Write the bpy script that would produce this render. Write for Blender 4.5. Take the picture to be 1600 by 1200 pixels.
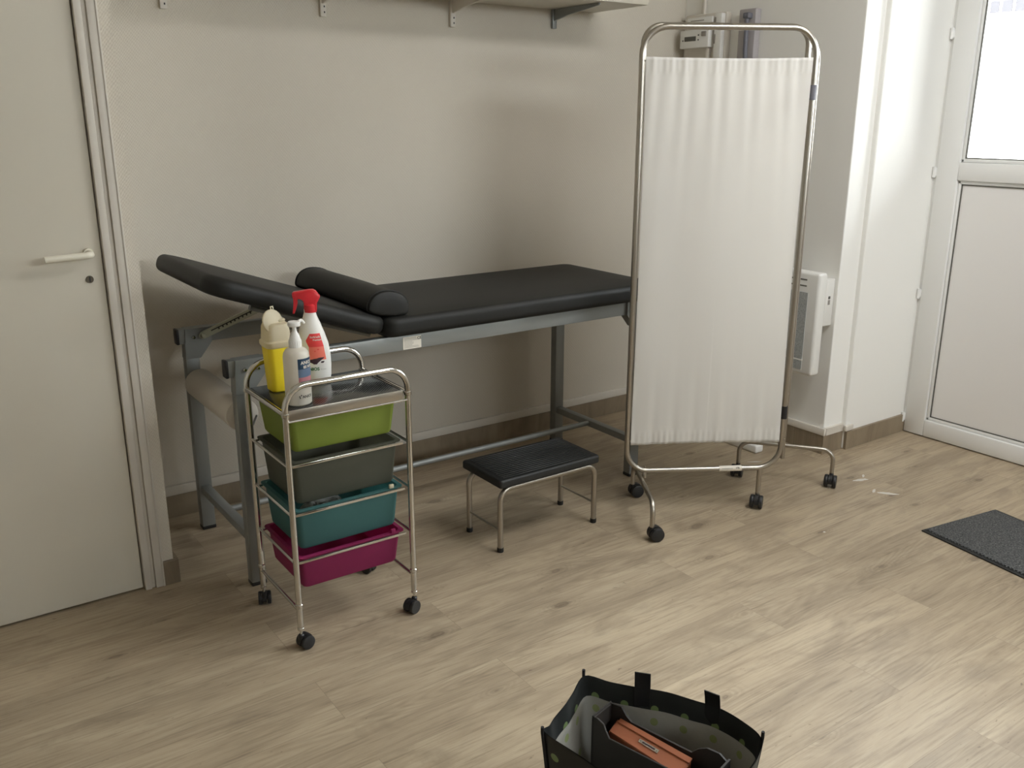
import bpy, bmesh, math, random
from mathutils import Vector, Matrix, Euler
random.seed(7)
PI = math.pi
S = bpy.context.scene
for o in list(bpy.data.objects):
    bpy.data.objects.remove(o)
COL = S.collection

# ------------------------------------------------------------------ camera, sky, exposure
cd = bpy.data.cameras.new('camera')
cam = bpy.data.objects.new('camera', cd)
COL.objects.link(cam)
S.camera = cam
cd.sensor_fit = 'HORIZONTAL'
cd.sensor_width = 36.0
cd.lens = 36.0 * 1420 / 1600
cd.clip_start = 0.05
_p, _y, _r = 0.2856, 0.6142, 0.0011
_f = Vector((math.sin(_y) * math.cos(_p), math.cos(_y) * math.cos(_p), -math.sin(_p)))
_rt = Vector((math.cos(_y), -math.sin(_y), 0))
_u = _rt.cross(_f)
_r2 = _rt * math.cos(_r) + _u * math.sin(_r)
_u2 = -_rt * math.sin(_r) + _u * math.cos(_r)
cam.matrix_world = Matrix(((_r2.x, _u2.x, -_f.x, 0), (_r2.y, _u2.y, -_f.y, 0), (_r2.z, _u2.z, -_f.z, 1.42), (0, 0, 0, 1)))

SKY = 33.0
w = bpy.data.worlds.new('overcast_sky')
S.world = w
w.use_nodes = True
bg = w.node_tree.nodes['Background']
bg.inputs[0].default_value = (0.93, 0.965, 1.0, 1)
bg.inputs[1].default_value = SKY
S.view_settings.view_transform = 'Standard'
S.view_settings.look = 'None'
S.view_settings.gamma = 1
S.view_settings.use_curve_mapping = False
S.view_settings.exposure = -0.42
S.cycles.max_bounces = 10
S.cycles.diffuse_bounces = 7
S.cycles.transparent_max_bounces = 12
S.cycles.sample_clamp_indirect = 12.0
S.cycles.caustics_reflective = False
S.cycles.caustics_refractive = False
S.cycles.use_denoising = True

# room measures (metres; x right along the back wall, y into it)
YB = 3.25      # back wall
XR = 3.28      # short side wall beside the back wall
YR = 2.286     # its outer corner
XD = 3.86      # glazed door wall
YD = 2.744     # wall that holds the plain door
XC = 0.624     # outer corner of that wall
XL, YF, ZC = -1.9, -2.6, 2.70

def portal(name, loc, rot, sx, sy):
    l = bpy.data.lights.new(name, 'AREA')
    l.shape = 'RECTANGLE'
    l.size, l.size_y = sx, sy
    l.cycles.is_portal = True
    o = bpy.data.objects.new(name, l)
    COL.objects.link(o)
    o.location = loc
    o.rotation_euler = rot
    return o
DOOR_G = (1.38, 2.14, 1.24, 2.13)      # y0,y1,z0,z1 of the door glass
WIN1 = (0.10, 1.15, 1.00, 2.30)  # opening of the unseen side window, added for its daylight
WIN2 = (1.60, 3.75, 1.90, 2.50)  # unseen front window opening, added to light the back of the room
portal('door_daylight', (XD + 0.06, (DOOR_G[0] + DOOR_G[1]) / 2, (DOOR_G[2] + DOOR_G[3]) / 2), (0, PI / 2, 0), DOOR_G[3] - DOOR_G[2], DOOR_G[1] - DOOR_G[0])
portal('added_window_portal', (XD + 0.06, (WIN1[0] + WIN1[1]) / 2, (WIN1[2] + WIN1[3]) / 2), (0, PI / 2, 0), WIN1[3] - WIN1[2], WIN1[1] - WIN1[0])

portal('added_front_portal', ((WIN2[0] + WIN2[1]) / 2, YF - 0.06, (WIN2[2] + WIN2[3]) / 2), (PI / 2, 0, 0), WIN2[1] - WIN2[0], WIN2[3] - WIN2[2])

# soft fill: unseen ceiling panel added to brighten the front right of the room
FILL_LAMP = (2.55, 0.95)
_l = bpy.data.lights.new('ceiling_fill_light', 'AREA')
_l.shape = 'RECTANGLE'
_l.size, _l.size_y = 1.16, 0.56
_l.energy = 35.0
_l.color = (1.0, 1.0, 1.0)
_o = bpy.data.objects.new('ceiling_fill_light', _l)
COL.objects.link(_o)
_o.location = (FILL_LAMP[0], FILL_LAMP[1], ZC - 0.062)

# ------------------------------------------------------------------ materials
def lin(c):
    return tuple((v / 255 / 12.92) if v / 255 <= 0.04045 else ((v / 255 + 0.055) / 1.055) ** 2.4 for v in c) + (1,)

def mat(name, rgb, rough=0.5, metal=0.0, spec=0.5, coat=0.0, trans=0.0, sub=0.0, bump=None, vary=0.0):
    m = bpy.data.materials.new(name)
    m.use_nodes = True
    nt = m.node_tree
    b = nt.nodes['Principled BSDF']
    c = lin(rgb)
    b.inputs['Base Color'].default_value = c
    b.inputs['Roughness'].default_value = rough
    b.inputs['Metallic'].default_value = metal
    b.inputs['Specular IOR Level'].default_value = spec
    b.inputs['Coat Weight'].default_value = coat
    tc = nt.nodes.new('ShaderNodeTexCoord')
    if bump:
        sc, st, dist = bump
        n = nt.nodes.new('ShaderNodeTexNoise')
        n.inputs['Scale'].default_value = sc
        n.inputs['Detail'].default_value = 4
        nt.links.new(tc.outputs['Object'], n.inputs['Vector'])
        bp = nt.nodes.new('ShaderNodeBump')
        bp.inputs['Strength'].default_value = st
        bp.inputs['Distance'].default_value = dist
        nt.links.new(n.outputs['Fac'], bp.inputs['Height'])
        nt.links.new(bp.outputs['Normal'], b.inputs['Normal'])
    if vary:
        n = nt.nodes.new('ShaderNodeTexNoise')
        n.inputs['Scale'].default_value = 3.0
        n.inputs['Detail'].default_value = 5
        nt.links.new(tc.outputs['Object'], n.inputs['Vector'])
        mx = nt.nodes.new('ShaderNodeMix')
        mx.data_type = 'RGBA'
        mx.inputs[6].default_value = tuple(v * (1 - vary) for v in c[:3]) + (1,)
        mx.inputs[7].default_value = tuple(min(1, v * (1 + vary)) for v in c[:3]) + (1,)
        nt.links.new(n.outputs['Fac'], mx.inputs[0])
        nt.links.new(mx.outputs[2], b.inputs['Base Color'])
    return m

def bsdf(m):
    return m.node_tree.nodes['Principled BSDF']

def mnode(nt, op, a, b=None, c=None):
    n = nt.nodes.new('ShaderNodeMath')
    n.operation = op
    for i, v in enumerate((a, b, c)):
        if v is None:
            continue
        if isinstance(v, (int, float)):
            n.inputs[i].default_value = v
        else:
            nt.links.new(v, n.inputs[i])
    return n.outputs[0]

def ramp(nt, src, stops):
    r = nt.nodes.new('ShaderNodeValToRGB')
    el = r.color_ramp.elements
    while len(el) > 1:
        el.remove(el[-1])
    el[0].position, el[0].color = stops[0]
    for p, c in stops[1:]:
        e = el.new(p)
        e.color = c
    nt.links.new(src, r.inputs[0])
    return r.outputs[0]

# wallpaper: pale, with a fine woven diagonal relief
def wallpaper(name, rgb, st=0.35):
    m = mat(name, rgb, 0.75, spec=0.25)
    nt = m.node_tree
    b = bsdf(m)
    tc = nt.nodes.new('ShaderNodeTexCoord')
    hs = []
    for rx, sc, k in ((0.75, (60, 60, 60), 1), (-0.7, (40, 40, 40), 0.6)):
        mp = nt.nodes.new('ShaderNodeMapping')
        mp.inputs['Rotation'].default_value = (rx, rx, rx * 0.3)
        nt.links.new(tc.outputs['Object'], mp.inputs['Vector'])
        wv = nt.nodes.new('ShaderNodeTexWave')
        wv.wave_type = 'BANDS'
        wv.bands_direction = 'Z'
        wv.inputs['Scale'].default_value = sc[0]
        wv.inputs['Distortion'].default_value = 3.5
        wv.inputs['Detail'].default_value = 2
        wv.inputs['Detail Scale'].default_value = 0.8
        nt.links.new(mp.outputs[0], wv.inputs['Vector'])
        hs.append(mnode(nt, 'MULTIPLY', wv.outputs['Fac'], k))
    h = mnode(nt, 'ADD', hs[0], hs[1])
    bp = nt.nodes.new('ShaderNodeBump')
    bp.inputs['Strength'].default_value = st
    bp.inputs['Distance'].default_value = 0.0012
    nt.links.new(h, bp.inputs['Height'])
    nt.links.new(bp.outputs['Normal'], b.inputs['Normal'])
    n = nt.nodes.new('ShaderNodeTexNoise')
    n.inputs['Scale'].default_value = 1.3
    n.inputs['Detail'].default_value = 6
    nt.links.new(tc.outputs['Object'], n.inputs['Vector'])
    c = lin(rgb)
    col = ramp(nt, n.outputs['Fac'], [(0.3, tuple(v * 0.93 for v in c[:3]) + (1,)), (0.7, c)])
    nt.links.new(col, b.inputs['Base Color'])
    return m

# whitewashed oak vinyl planks running along x
def planks(name, dark=1.0):
    m = mat(name, (180, 160, 135), 0.5, spec=0.4)
    nt = m.node_tree
    b = bsdf(m)
    tc = nt.nodes.new('ShaderNodeTexCoord')
    br = nt.nodes.new('ShaderNodeTexBrick')
    br.offset = 0.37
    br.inputs['Color1'].default_value = (0, 0, 0, 1)
    br.inputs['Color2'].default_value = (1, 1, 1, 1)
    br.inputs['Mortar'].default_value = (0.5, 0.5, 0.5, 1)
    br.inputs['Scale'].default_value = 1.0
    br.inputs['Mortar Size'].default_value = 0.0007
    br.inputs['Mortar Smooth'].default_value = 0.0
    br.inputs['Bias'].default_value = 0.0
    br.inputs['Brick Width'].default_value = 1.22
    br.inputs['Row Height'].default_value = 0.18
    nt.links.new(tc.outputs['Object'], br.inputs['Vector'])
    sp = nt.nodes.new('ShaderNodeSeparateColor')
    nt.links.new(br.outputs['Color'], sp.inputs[0])
    rnd = sp.outputs[0]
    cb = nt.nodes.new('ShaderNodeCombineXYZ')
    nt.links.new(mnode(nt, 'MULTIPLY', rnd, 37.0), cb.inputs[0])
    nt.links.new(mnode(nt, 'MULTIPLY', rnd, 11.0), cb.inputs[1])
    va = nt.nodes.new('ShaderNodeVectorMath')
    va.operation = 'ADD'
    nt.links.new(tc.outputs['Object'], va.inputs[0])
    nt.links.new(cb.outputs[0], va.inputs[1])
    def noise(sx, sy, detail, rough, dist=0.0):
        mp = nt.nodes.new('ShaderNodeMapping')
        mp.inputs['Scale'].default_value = (sx, sy, 1)
        nt.links.new(va.outputs[0], mp.inputs['Vector'])
        n = nt.nodes.new('ShaderNodeTexNoise')
        n.inputs['Scale'].default_value = 1
        n.inputs['Detail'].default_value = detail
        n.inputs['Roughness'].default_value = rough
        n.inputs['Distortion'].default_value = dist
        nt.links.new(mp.outputs[0], n.inputs['Vector'])
        return n.outputs['Fac']
    fine = noise(4.5, 120, 7, 0.7, 0.5)
    broad = noise(1.7, 9, 5, 0.6, 1.2)
    blot = noise(4, 9, 6, 0.62, 0.5)
    # long cathedral figure: contour lines of a stretched noise
    fig = noise(0.8, 6.5, 1, 0.4, 0.15)
    lines = mnode(nt, 'POWER', mnode(nt, 'ABSOLUTE', mnode(nt, 'SINE', mnode(nt, 'MULTIPLY', fig, 110.0))), 3.0)
    # knots
    mpk = nt.nodes.new('ShaderNodeMapping')
    mpk.inputs['Scale'].default_value = (2.1, 4.6, 1)
    nt.links.new(va.outputs[0], mpk.inputs['Vector'])
    vo = nt.nodes.new('ShaderNodeTexVoronoi')
    vo.voronoi_dimensions = '2D'
    vo.inputs['Scale'].default_value = 1.0
    vo.inputs['Randomness'].default_value = 1.0
    nt.links.new(mpk.outputs[0], vo.inputs['Vector'])
    kd = mnode(nt, 'ADD', vo.outputs['Distance'], mnode(nt, 'MULTIPLY', mnode(nt, 'SUBTRACT', blot, 0.5), 0.26))
    core = ramp(nt, kd, [(0.025, (1, 1, 1, 1)), (0.055, (0, 0, 0, 1))])
    kfade = ramp(nt, kd, [(0.04, (1, 1, 1, 1)), (0.20, (0, 0, 0, 1))])
    rings = mnode(nt, 'MULTIPLY', mnode(nt, 'POWER', mnode(nt, 'ABSOLUTE', mnode(nt, 'SINE', mnode(nt, 'MULTIPLY', kd, 85.0))), 2.0), kfade)
    gate = nt.nodes.new('ShaderNodeSeparateColor')
    nt.links.new(vo.outputs['Color'], gate.inputs[0])
    pick = mnode(nt, 'GREATER_THAN', gate.outputs[0], 0.45)
    core = mnode(nt, 'MULTIPLY', core, pick)
    rings = mnode(nt, 'MULTIPLY', rings, pick)
    speck = ramp(nt, noise(26, 75, 3, 0.6, 0.3), [(0.27, (1, 1, 1, 1)), (0.335, (0, 0, 0, 1))])
    speck = mnode(nt, 'MULTIPLY', speck, ramp(nt, noise(1.5, 4, 2, 0.5), [(0.45, (0, 0, 0, 1)), (0.6, (1, 1, 1, 1))]))
    base = ramp(nt, broad, [(0.25, lin((152, 136, 115))), (0.5, lin((178, 161, 136))), (0.75, lin((193, 177, 151)))])
    def mix(col1, col2, fac, blend='MIX'):
        mx = nt.nodes.new('ShaderNodeMix')
        mx.data_type = 'RGBA'
        mx.blend_type = blend
        for i, v in ((6, col1), (7, col2)):
            if isinstance(v, tuple):
                mx.inputs[i].default_value = v
            else:
                nt.links.new(v, mx.inputs[i])
        if isinstance(fac, (int, float)):
            mx.inputs[0].default_value = fac
        else:
            nt.links.new(fac, mx.inputs[0])
        return mx.outputs[2]
    dk = lin((112, 97, 80))
    g1 = ramp(nt, fine, [(0.30, (1, 1, 1, 1)), (0.50, (0, 0, 0, 1))])
    c = mix(base, dk, mnode(nt, 'MULTIPLY', g1, 0.55))
    g1b = ramp(nt, fine, [(0.55, (0, 0, 0, 1)), (0.75, (1, 1, 1, 1))])
    c = mix(c, lin((206, 194, 172)), mnode(nt, 'MULTIPLY', g1b, 0.3))
    g2 = ramp(nt, blot, [(0.32, (1, 1, 1, 1)), (0.46, (0, 0, 0, 1))])
    c = mix(c, lin((122, 108, 92)), mnode(nt, 'MULTIPLY', g2, 0.36))
    lf = mnode(nt, 'MULTIPLY', lines, ramp(nt, noise(2, 5, 2, 0.5), [(0.46, (0, 0, 0, 1)), (0.62, (0.24, 0.24, 0.24, 1))]))
    c = mix(c, dk, lf)
    c = mix(c, lin((110, 95, 78)), mnode(nt, 'MULTIPLY', rings, 0.26))
    c = mix(c, lin((84, 70, 56)), mnode(nt, 'MULTIPLY', core, 0.42))
    c = mix(c, lin((88, 75, 60)), mnode(nt, 'MULTIPLY', speck, 0.6))
    # plank to plank tone
    tone = nt.nodes.new('ShaderNodeHueSaturation')
    nt.links.new(c, tone.inputs['Color'])
    nt.links.new(mnode(nt, 'ADD', mnode(nt, 'MULTIPLY', rnd, 0.12 * dark), 0.93 * dark), tone.inputs['Value'])
    c = mix(tone.outputs[0], lin((105, 92, 78)), mnode(nt, 'MULTIPLY', br.outputs['Fac'], 0.45))
    nt.links.new(c, b.inputs['Base Color'])
    rr = nt.nodes.new('ShaderNodeMapRange')
    rr.inputs['To Min'].default_value = 0.36
    rr.inputs['To Max'].default_value = 0.58
    nt.links.new(blot, rr.inputs['Value'])
    nt.links.new(rr.outputs[0], b.inputs['Roughness'])
    bp = nt.nodes.new('ShaderNodeBump')
    bp.inputs['Strength'].default_value = 0.25
    bp.inputs['Distance'].default_value = 0.0008
    nt.links.new(mnode(nt, 'SUBTRACT', fine, br.outputs['Fac']), bp.inputs['Height'])
    nt.links.new(bp.outputs['Normal'], b.inputs['Normal'])
    return m

def translucent(name, rgb, tr=0.35, rough=0.25, alpha=0.0):
    m = mat(name, rgb, rough, spec=0.5)
    nt = m.node_tree
    b = bsdf(m)
    out = nt.nodes['Material Output']
    t = nt.nodes.new('ShaderNodeBsdfTranslucent')
    t.inputs[0].default_value = lin(rgb)
    ms = nt.nodes.new('ShaderNodeMixShader')
    ms.inputs[0].default_value = tr
    nt.links.new(b.outputs[0], ms.inputs[1])
    nt.links.new(t.outputs[0], ms.inputs[2])
    last = ms.outputs[0]
    if alpha:
        tp = nt.nodes.new('ShaderNodeBsdfTransparent')
        tp.inputs[0].default_value = lin(tuple(min(255, int(v * 0.6 + 100)) for v in rgb))
        m2 = nt.nodes.new('ShaderNodeMixShader')
        m2.inputs[0].default_value = alpha
        nt.links.new(last, m2.inputs[1])
        nt.links.new(tp.outputs[0], m2.inputs[2])
        last = m2.outputs[0]
    nt.links.new(last, out.inputs[0])
    return m

def glass(name, tint=(250, 252, 252)):
    m = bpy.data.materials.new(name)
    m.use_nodes = True
    nt = m.node_tree
    nt.nodes.remove(nt.nodes['Principled BSDF'])
    out = nt.nodes['Material Output']
    tp = nt.nodes.new('ShaderNodeBsdfTransparent')
    tp.inputs[0].default_value = lin(tint)
    gl = nt.nodes.new('ShaderNodeBsdfGlossy')
    gl.inputs['Roughness'].default_value = 0.02
    fr = nt.nodes.new('ShaderNodeFresnel')
    fr.inputs[0].default_value = 1.45
    ms = nt.nodes.new('ShaderNodeMixShader')
    nt.links.new(fr.outputs[0], ms.inputs[0])
    nt.links.new(tp.outputs[0], ms.inputs[1])
    nt.links.new(gl.outputs[0], ms.inputs[2])
    nt.links.new(ms.outputs[0], out.inputs[0])
    return m

M = {}
M['wallpaper'] = wallpaper('wallpaper', (208, 201, 188))
M['plaster'] = mat('painted_plaster', (238, 237, 233), 0.7, spec=0.25, bump=(25, 0.25, 0.002))
M['ceiling'] = mat('ceiling_paint', (240, 238, 233), 0.9, bump=(60, 0.1, 0.001))
M['floor'] = planks('whitewashed_oak_planks', 0.9)
M['base'] = planks('oak_skirting', 0.62)
M['trim'] = mat('white_trim', (212, 206, 196), 0.55, bump=(18, 0.15, 0.001))
M['door'] = mat('door_lacquer', (200, 194, 180), 0.45, spec=0.4, bump=(5, 0.06, 0.002), vary=0.02)
M['casing'] = mat('casing_lacquer', (200, 194, 184), 0.5, bump=(30, 0.1, 0.001))
M['pvc'] = mat('white_pvc', (234, 234, 232), 0.35, spec=0.45)
M['pvc_panel'] = mat('white_pvc_panel', (236, 234, 232), 0.42, bump=(8, 0.05, 0.002))
M['gasket'] = mat('grey_gasket', (95, 93, 86), 0.7)
M['glass'] = glass('window_glass')
M['handle'] = mat('ivory_nylon', (226, 221, 205), 0.35)
M['darkmetal'] = mat('aged_metal', (105, 98, 86), 0.4, metal=0.9)
M['black_vinyl'] = mat('black_vinyl', (32, 32, 30), 0.55, spec=0.32, bump=(400, 0.15, 0.0006))
M['grey_frame'] = mat('grey_powder_coat', (140, 143, 141), 0.42, metal=0.35, bump=(350, 0.08, 0.0004))
M['zinc'] = mat('zinc_plated_steel', (168, 168, 150), 0.4, metal=0.7)
M['black_plastic'] = mat('black_plastic', (30, 30, 31), 0.42)
M['black_rubber'] = mat('black_rubber', (24, 25, 24), 0.55, bump=(200, 0.2, 0.0005))
M['chrome'] = mat('chrome', (205, 203, 198), 0.12, metal=1.0)
M['satin'] = mat('satin_steel', (176, 170, 160), 0.3, metal=1.0, bump=(120, 0.04, 0.0004))
M['paper'] = mat('paper_roll', (208, 201, 190), 0.9, bump=(90, 0.2, 0.0008))
M['white_plastic'] = mat('white_plastic', (226, 225, 221), 0.35)
M['label_white'] = mat('label_white', (228, 222, 210), 0.5)
M['ink'] = mat('ink', (45, 45, 45), 0.6)
M['ink_grey'] = mat('ink_grey', (150, 145, 138), 0.6)
M['red'] = mat('red_plastic', (206, 38, 48), 0.35)
M['yellow'] = mat('yellow_plastic', (232, 208, 40), 0.4)
M['cloudy'] = translucent('cloudy_plastic', (228, 220, 196), 0.4, 0.35, alpha=0.12)
M['hdpe'] = translucent('white_bottle_plastic', (246, 245, 240), 0.2, 0.35)
M['gel'] = translucent('milky_bottle_plastic', (236, 231, 220), 0.35, 0.3)
M['fabric'] = translucent('white_screen_cloth', (240, 238, 234), 0.42, 0.85)
M['green'] = translucent('green_drawer_plastic', (172, 190, 92), 0.5, 0.35, alpha=0.08)
M['smoke'] = translucent('smoke_drawer_plastic', (126, 128, 114), 0.5, 0.35, alpha=0.28)
M['teal'] = translucent('teal_drawer_plastic', (100, 152, 152), 0.5, 0.35, alpha=0.22)
M['pink'] = translucent('pink_drawer_plastic', (176, 62, 116), 0.5, 0.35, alpha=0.12)
M['grille'] = mat('heater_grille', (150, 156, 156), 0.5)
M['navy'] = mat('blue_grey_plastic', (104, 104, 112), 0.5)
M['phone_grey'] = mat('phone_base_grey', (168, 163, 164), 0.5)
M['far_pane'] = mat('far_window_pane', (62, 60, 62), 0.6, spec=0.1)
M['pavement'] = mat('pavement', (170, 168, 164), 0.9, bump=(10, 0.3, 0.004))
M['facade'] = mat('facade_render', (230, 228, 224), 0.9)
M['leather'] = mat('cognac_leather', (160, 96, 66), 0.45, bump=(220, 0.2, 0.0006), vary=0.06)
M['felt'] = mat('charcoal_leather', (52, 48, 45), 0.6, bump=(160, 0.2, 0.0006))
M['strap'] = mat('black_webbing', (20, 20, 21), 0.8, bump=(500, 0.3, 0.0006))

# ------------------------------------------------------------------ mesh helpers
def obj(name, bm, m, parent=None, smooth=True, loc=None):
    me = bpy.data.meshes.new(name)
    bmesh.ops.recalc_face_normals(bm, faces=bm.faces)
    bm.to_mesh(me)
    bm.free()
    for p in me.polygons:
        p.use_smooth = smooth
    if smooth:
        try:
            me.set_sharp_from_angle(angle=math.radians(38))
        except Exception:
            pass
    o = bpy.data.objects.new(name, me)
    COL.objects.link(o)
    if m:
        me.materials.append(M[m] if isinstance(m, str) else m)
    if parent:
        o.parent = parent
    if loc:
        o.location = loc
    return o

def tag(o, label, cat, group=None):
    o['label'] = label
    o['category'] = cat
    if group:
        o['group'] = group
    return o

def thing(name, label, cat, loc=(0, 0, 0), rotz=0.0, group=None):
    o = bpy.data.objects.new(name, None)
    o.empty_display_size = 0.05
    COL.objects.link(o)
    o.location = loc
    o.rotation_euler = (0, 0, rotz)
    return tag(o, label, cat, group)

def struct(o):
    o['kind'] = 'structure'
    return o

def box(bm, a, b, bev=0.0, seg=2, rot=None, about=None):
    a, b = Vector(a), Vector(b)
    r = bmesh.ops.create_cube(bm, size=1.0)
    vs = r['verts']
    for v in vs:
        v.co = Vector((a[i] + (v.co[i] + 0.5) * (b[i] - a[i]) for i in range(3)))
    if bev > 0:
        es = list({e for v in vs for e in v.link_edges})
        rr = bmesh.ops.bevel(bm, geom=es, offset=bev, segments=seg, profile=0.5, affect='EDGES')
        vs = list({v for f in rr['faces'] for v in f.verts} | {v for v in vs if v.is_valid})
    if rot:
        bmesh.ops.rotate(bm, cent=about or (a + b) / 2, matrix=Euler(rot).to_matrix(), verts=vs)
    return vs

def fillet(pts, r, n=6, closed=False):
    pts = [Vector(p) for p in pts]
    out = []
    N = len(pts)
    for i, p in enumerate(pts):
        if not closed and i in (0, N - 1):
            out.append(p)
            continue
        a, b = pts[i - 1], pts[(i + 1) % N]
        rr = r[i] if isinstance(r, (list, tuple)) else r
        if rr <= 0:
            out.append(p)
            continue
        u, v = (a - p).normalized(), (b - p).normalized()
        ang = u.angle(v)
        d = min(rr / math.tan(ang / 2), (a - p).length * 0.499, (b - p).length * 0.499)
        rr2 = d * math.tan(ang / 2)
        c = p + (u + v).normalized() * (rr2 / math.sin(ang / 2))
        s, e = p + u * d - c, p + v * d - c
        tot = s.angle(e)
        ax = s.cross(e).normalized()
        for k in range(n + 1):
            out.append(c + Matrix.Rotation(tot * k / n, 3, ax) @ s)
    return out

def tube(bm, pts, r, seg=12, closed=False, cap=True):
    pts = [Vector(p) for p in pts]
    N = len(pts)
    rings = []
    prev = None
    for i, p in enumerate(pts):
        if closed:
            t = (pts[(i + 1) % N] - pts[i - 1]).normalized()
        else:
            t = (pts[min(i + 1, N - 1)] - pts[max(i - 1, 0)]).normalized()
        if prev is None:
            ref = Vector((0, 0, 1)) if abs(t.z) < 0.9 else Vector((1, 0, 0))
            n = t.cross(ref).normalized()
        else:
            n = (prev - t * prev.dot(t)).normalized()
        prev = n
        bn = t.cross(n)
        rr = r[i] if isinstance(r, (list, tuple)) else r
        rings.append([bm.verts.new(p + (n * math.cos(2 * PI * k / seg) + bn * math.sin(2 * PI * k / seg)) * rr) for k in range(seg)])
    R = range(N) if closed else range(N - 1)
    for i in R:
        a, b = rings[i], rings[(i + 1) % N]
        for k in range(seg):
            bm.faces.new((a[k], a[(k + 1) % seg], b[(k + 1) % seg], b[k]))
    if cap and not closed:
        bm.faces.new(rings[0][::-1])
        bm.faces.new(rings[-1])

def lathe(bm, prof, c=(0, 0, 0), axis='Z', seg=32, sx=1.0, sy=1.0):
    rings = []
    for r, z in prof:
        ring = []
        for k in range(seg):
            a = 2 * PI * k / seg
            x, y = r * math.cos(a) * sx, r * math.sin(a) * sy
            p = {'Z': (x, y, z), 'Y': (x, z, y), 'X': (z, x, y)}[axis]
            ring.append(bm.verts.new(Vector(c) + Vector(p)))
        rings.append(ring)
    for a, b in zip(rings, rings[1:]):
        for k in range(seg):
            bm.faces.new((a[k], a[(k + 1) % seg], b[(k + 1) % seg], b[k]))
    if prof[0][0] > 1e-6:
        bm.faces.new(rings[0][::-1])
    if prof[-1][0] > 1e-6:
        bm.faces.new(rings[-1])
    bmesh.ops.remove_doubles(bm, verts=[v for r in (rings[0], rings[-1]) for v in r], dist=1e-6)

def rrect(L, W, rc, n=8, cx=0, cy=0):
    out = []
    for (sx, sy, a0) in ((1, 1, 0), (-1, 1, 90), (-1, -1, 180), (1, -1, 270)):
        for k in range(n + 1):
            a = math.radians(a0 + 90 * k / n)
            out.append((cx + sx * (L / 2 - rc) + rc * math.cos(a), cy + sy * (W / 2 - rc) + rc * math.sin(a)))
    return out

def loft(bm, rings, close=True, cap0=True, cap1=True):
    vr = [[bm.verts.new(p) for p in r] for r in rings]
    n = len(vr[0])
    for a, b in zip(vr, vr[1:]):
        for k in range(n if close else n - 1):
            bm.faces.new((a[k], a[(k + 1) % n], b[(k + 1) % n], b[k]))
    if cap0:
        bm.faces.new(vr[0][::-1])
    if cap1:
        bm.faces.new(vr[-1])
    return vr

def cushion(bm, L, W, T, rc, re, puff=0.006, mx=None):
    """soft slab centred on the origin, bottom at z=0"""
    rings = []
    prof = [(re + 0.03, 0.0)] + [(re * (1 - math.cos(math.radians(a))), re + re * math.sin(math.radians(a))) for a in range(-90, 1, 15)]
    prof += [(re * (1 - math.cos(math.radians(a))), T - re + re * math.sin(math.radians(a))) for a in range(0, 91, 15)]
    prof += [(re + 0.02, T + puff * 0.35), (re + 0.06, T + puff * 0.8), (re + 0.14, T + puff)]
    for ins, z in prof:
        l, w_ = L - 2 * ins, W - 2 * ins
        r = max(0.004, rc - ins)
        rings.append([Vector((x, y, z)) for x, y in rrect(l, w_, r)])
    if mx:
        rings = [[mx @ p for p in r] for r in rings]
    loft(bm, rings)

def text_mesh(name, body, size, m, parent, fn, align='LEFT', bold=0.0, space=1.0):
    """flat lettering laid by fn(x, y) -> world point"""
    cu = bpy.data.curves.new(name, 'FONT')
    cu.body = body
    cu.size = size
    cu.align_x = align
    cu.offset = bold
    cu.space_character = space
    cu.resolution_u = 3
    o = bpy.data.objects.new(name, cu)
    COL.objects.link(o)
    dg = bpy.context.evaluated_depsgraph_get()
    me = bpy.data.meshes.new_from_object(o.evaluated_get(dg))
    bpy.data.objects.remove(o)
    bpy.data.curves.remove(cu)
    for v in me.vertices:
        v.co = Vector(fn(v.co.x, v.co.y))
    r = bpy.data.objects.new(name, me)
    COL.objects.link(r)
    me.materials.clear()
    me.materials.append(M[m])
    r.parent = parent
    return r

# ------------------------------------------------------------------ the setting
def wallbox(name, a, b, m, bev=0.0):
    bm = bmesh.new()
    box(bm, a, b, bev)
    return struct(obj(name, bm, m, smooth=False))

TH = 0.12
bm = bmesh.new()
box(bm, (XL - TH, YF - TH, -0.08), (XD + 0.10, YB + TH, 0.0))
struct(obj('floor', bm, 'floor', smooth=False))
fl = bpy.data.objects['floor']
M['smear'] = mat('white_paint_smear', (206, 202, 194), 0.6)
random.seed(11)
for (sx_, sy_, ln, wd, an) in ((3.150, 2.000, 0.040, 0.012, -0.3), (3.118, 1.855, 0.050, 0.013, -0.9), (3.095, 1.900, 0.022, 0.007, 0.4), (2.957, 2.385, 0.035, 0.006, -0.5), (3.20, 2.02, 0.02, 0.006, 0.6), (2.62, 1.78, 0.007, 0.005, 0)):
    bm = bmesh.new()
    lo_, hi_ = [], []
    for k in range(18):
        t = 2 * PI * k / 18
        rr0 = 0.62 + 0.38 * random.random()
        x_, y_ = math.cos(t) * ln * rr0, math.sin(t) * wd * rr0
        px0, py0 = sx_ + x_ * math.cos(an) - y_ * math.sin(an), sy_ + x_ * math.sin(an) + y_ * math.cos(an)
        lo_.append(Vector((px0, py0, 0.0)))
        hi_.append(Vector((px0, py0, 0.0006)))
    va_, vb_ = [bm.verts.new(p) for p in lo_], [bm.verts.new(p) for p in hi_]
    bm.faces.new(vb_)
    for k in range(18):
        bm.faces.new((va_[k], va_[(k + 1) % 18], vb_[(k + 1) % 18], vb_[k]))
    obj('paint_smear', bm, 'smear', fl)
wallbox('ceiling', (XL - TH, YF - TH, ZC), (XD + 0.10, YB + TH, ZC + 0.1), 'ceiling')
wallbox('wall_back', (XC - 0.02, YB, 0.0), (XR + TH, YB + TH, ZC), 'wallpaper')
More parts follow.
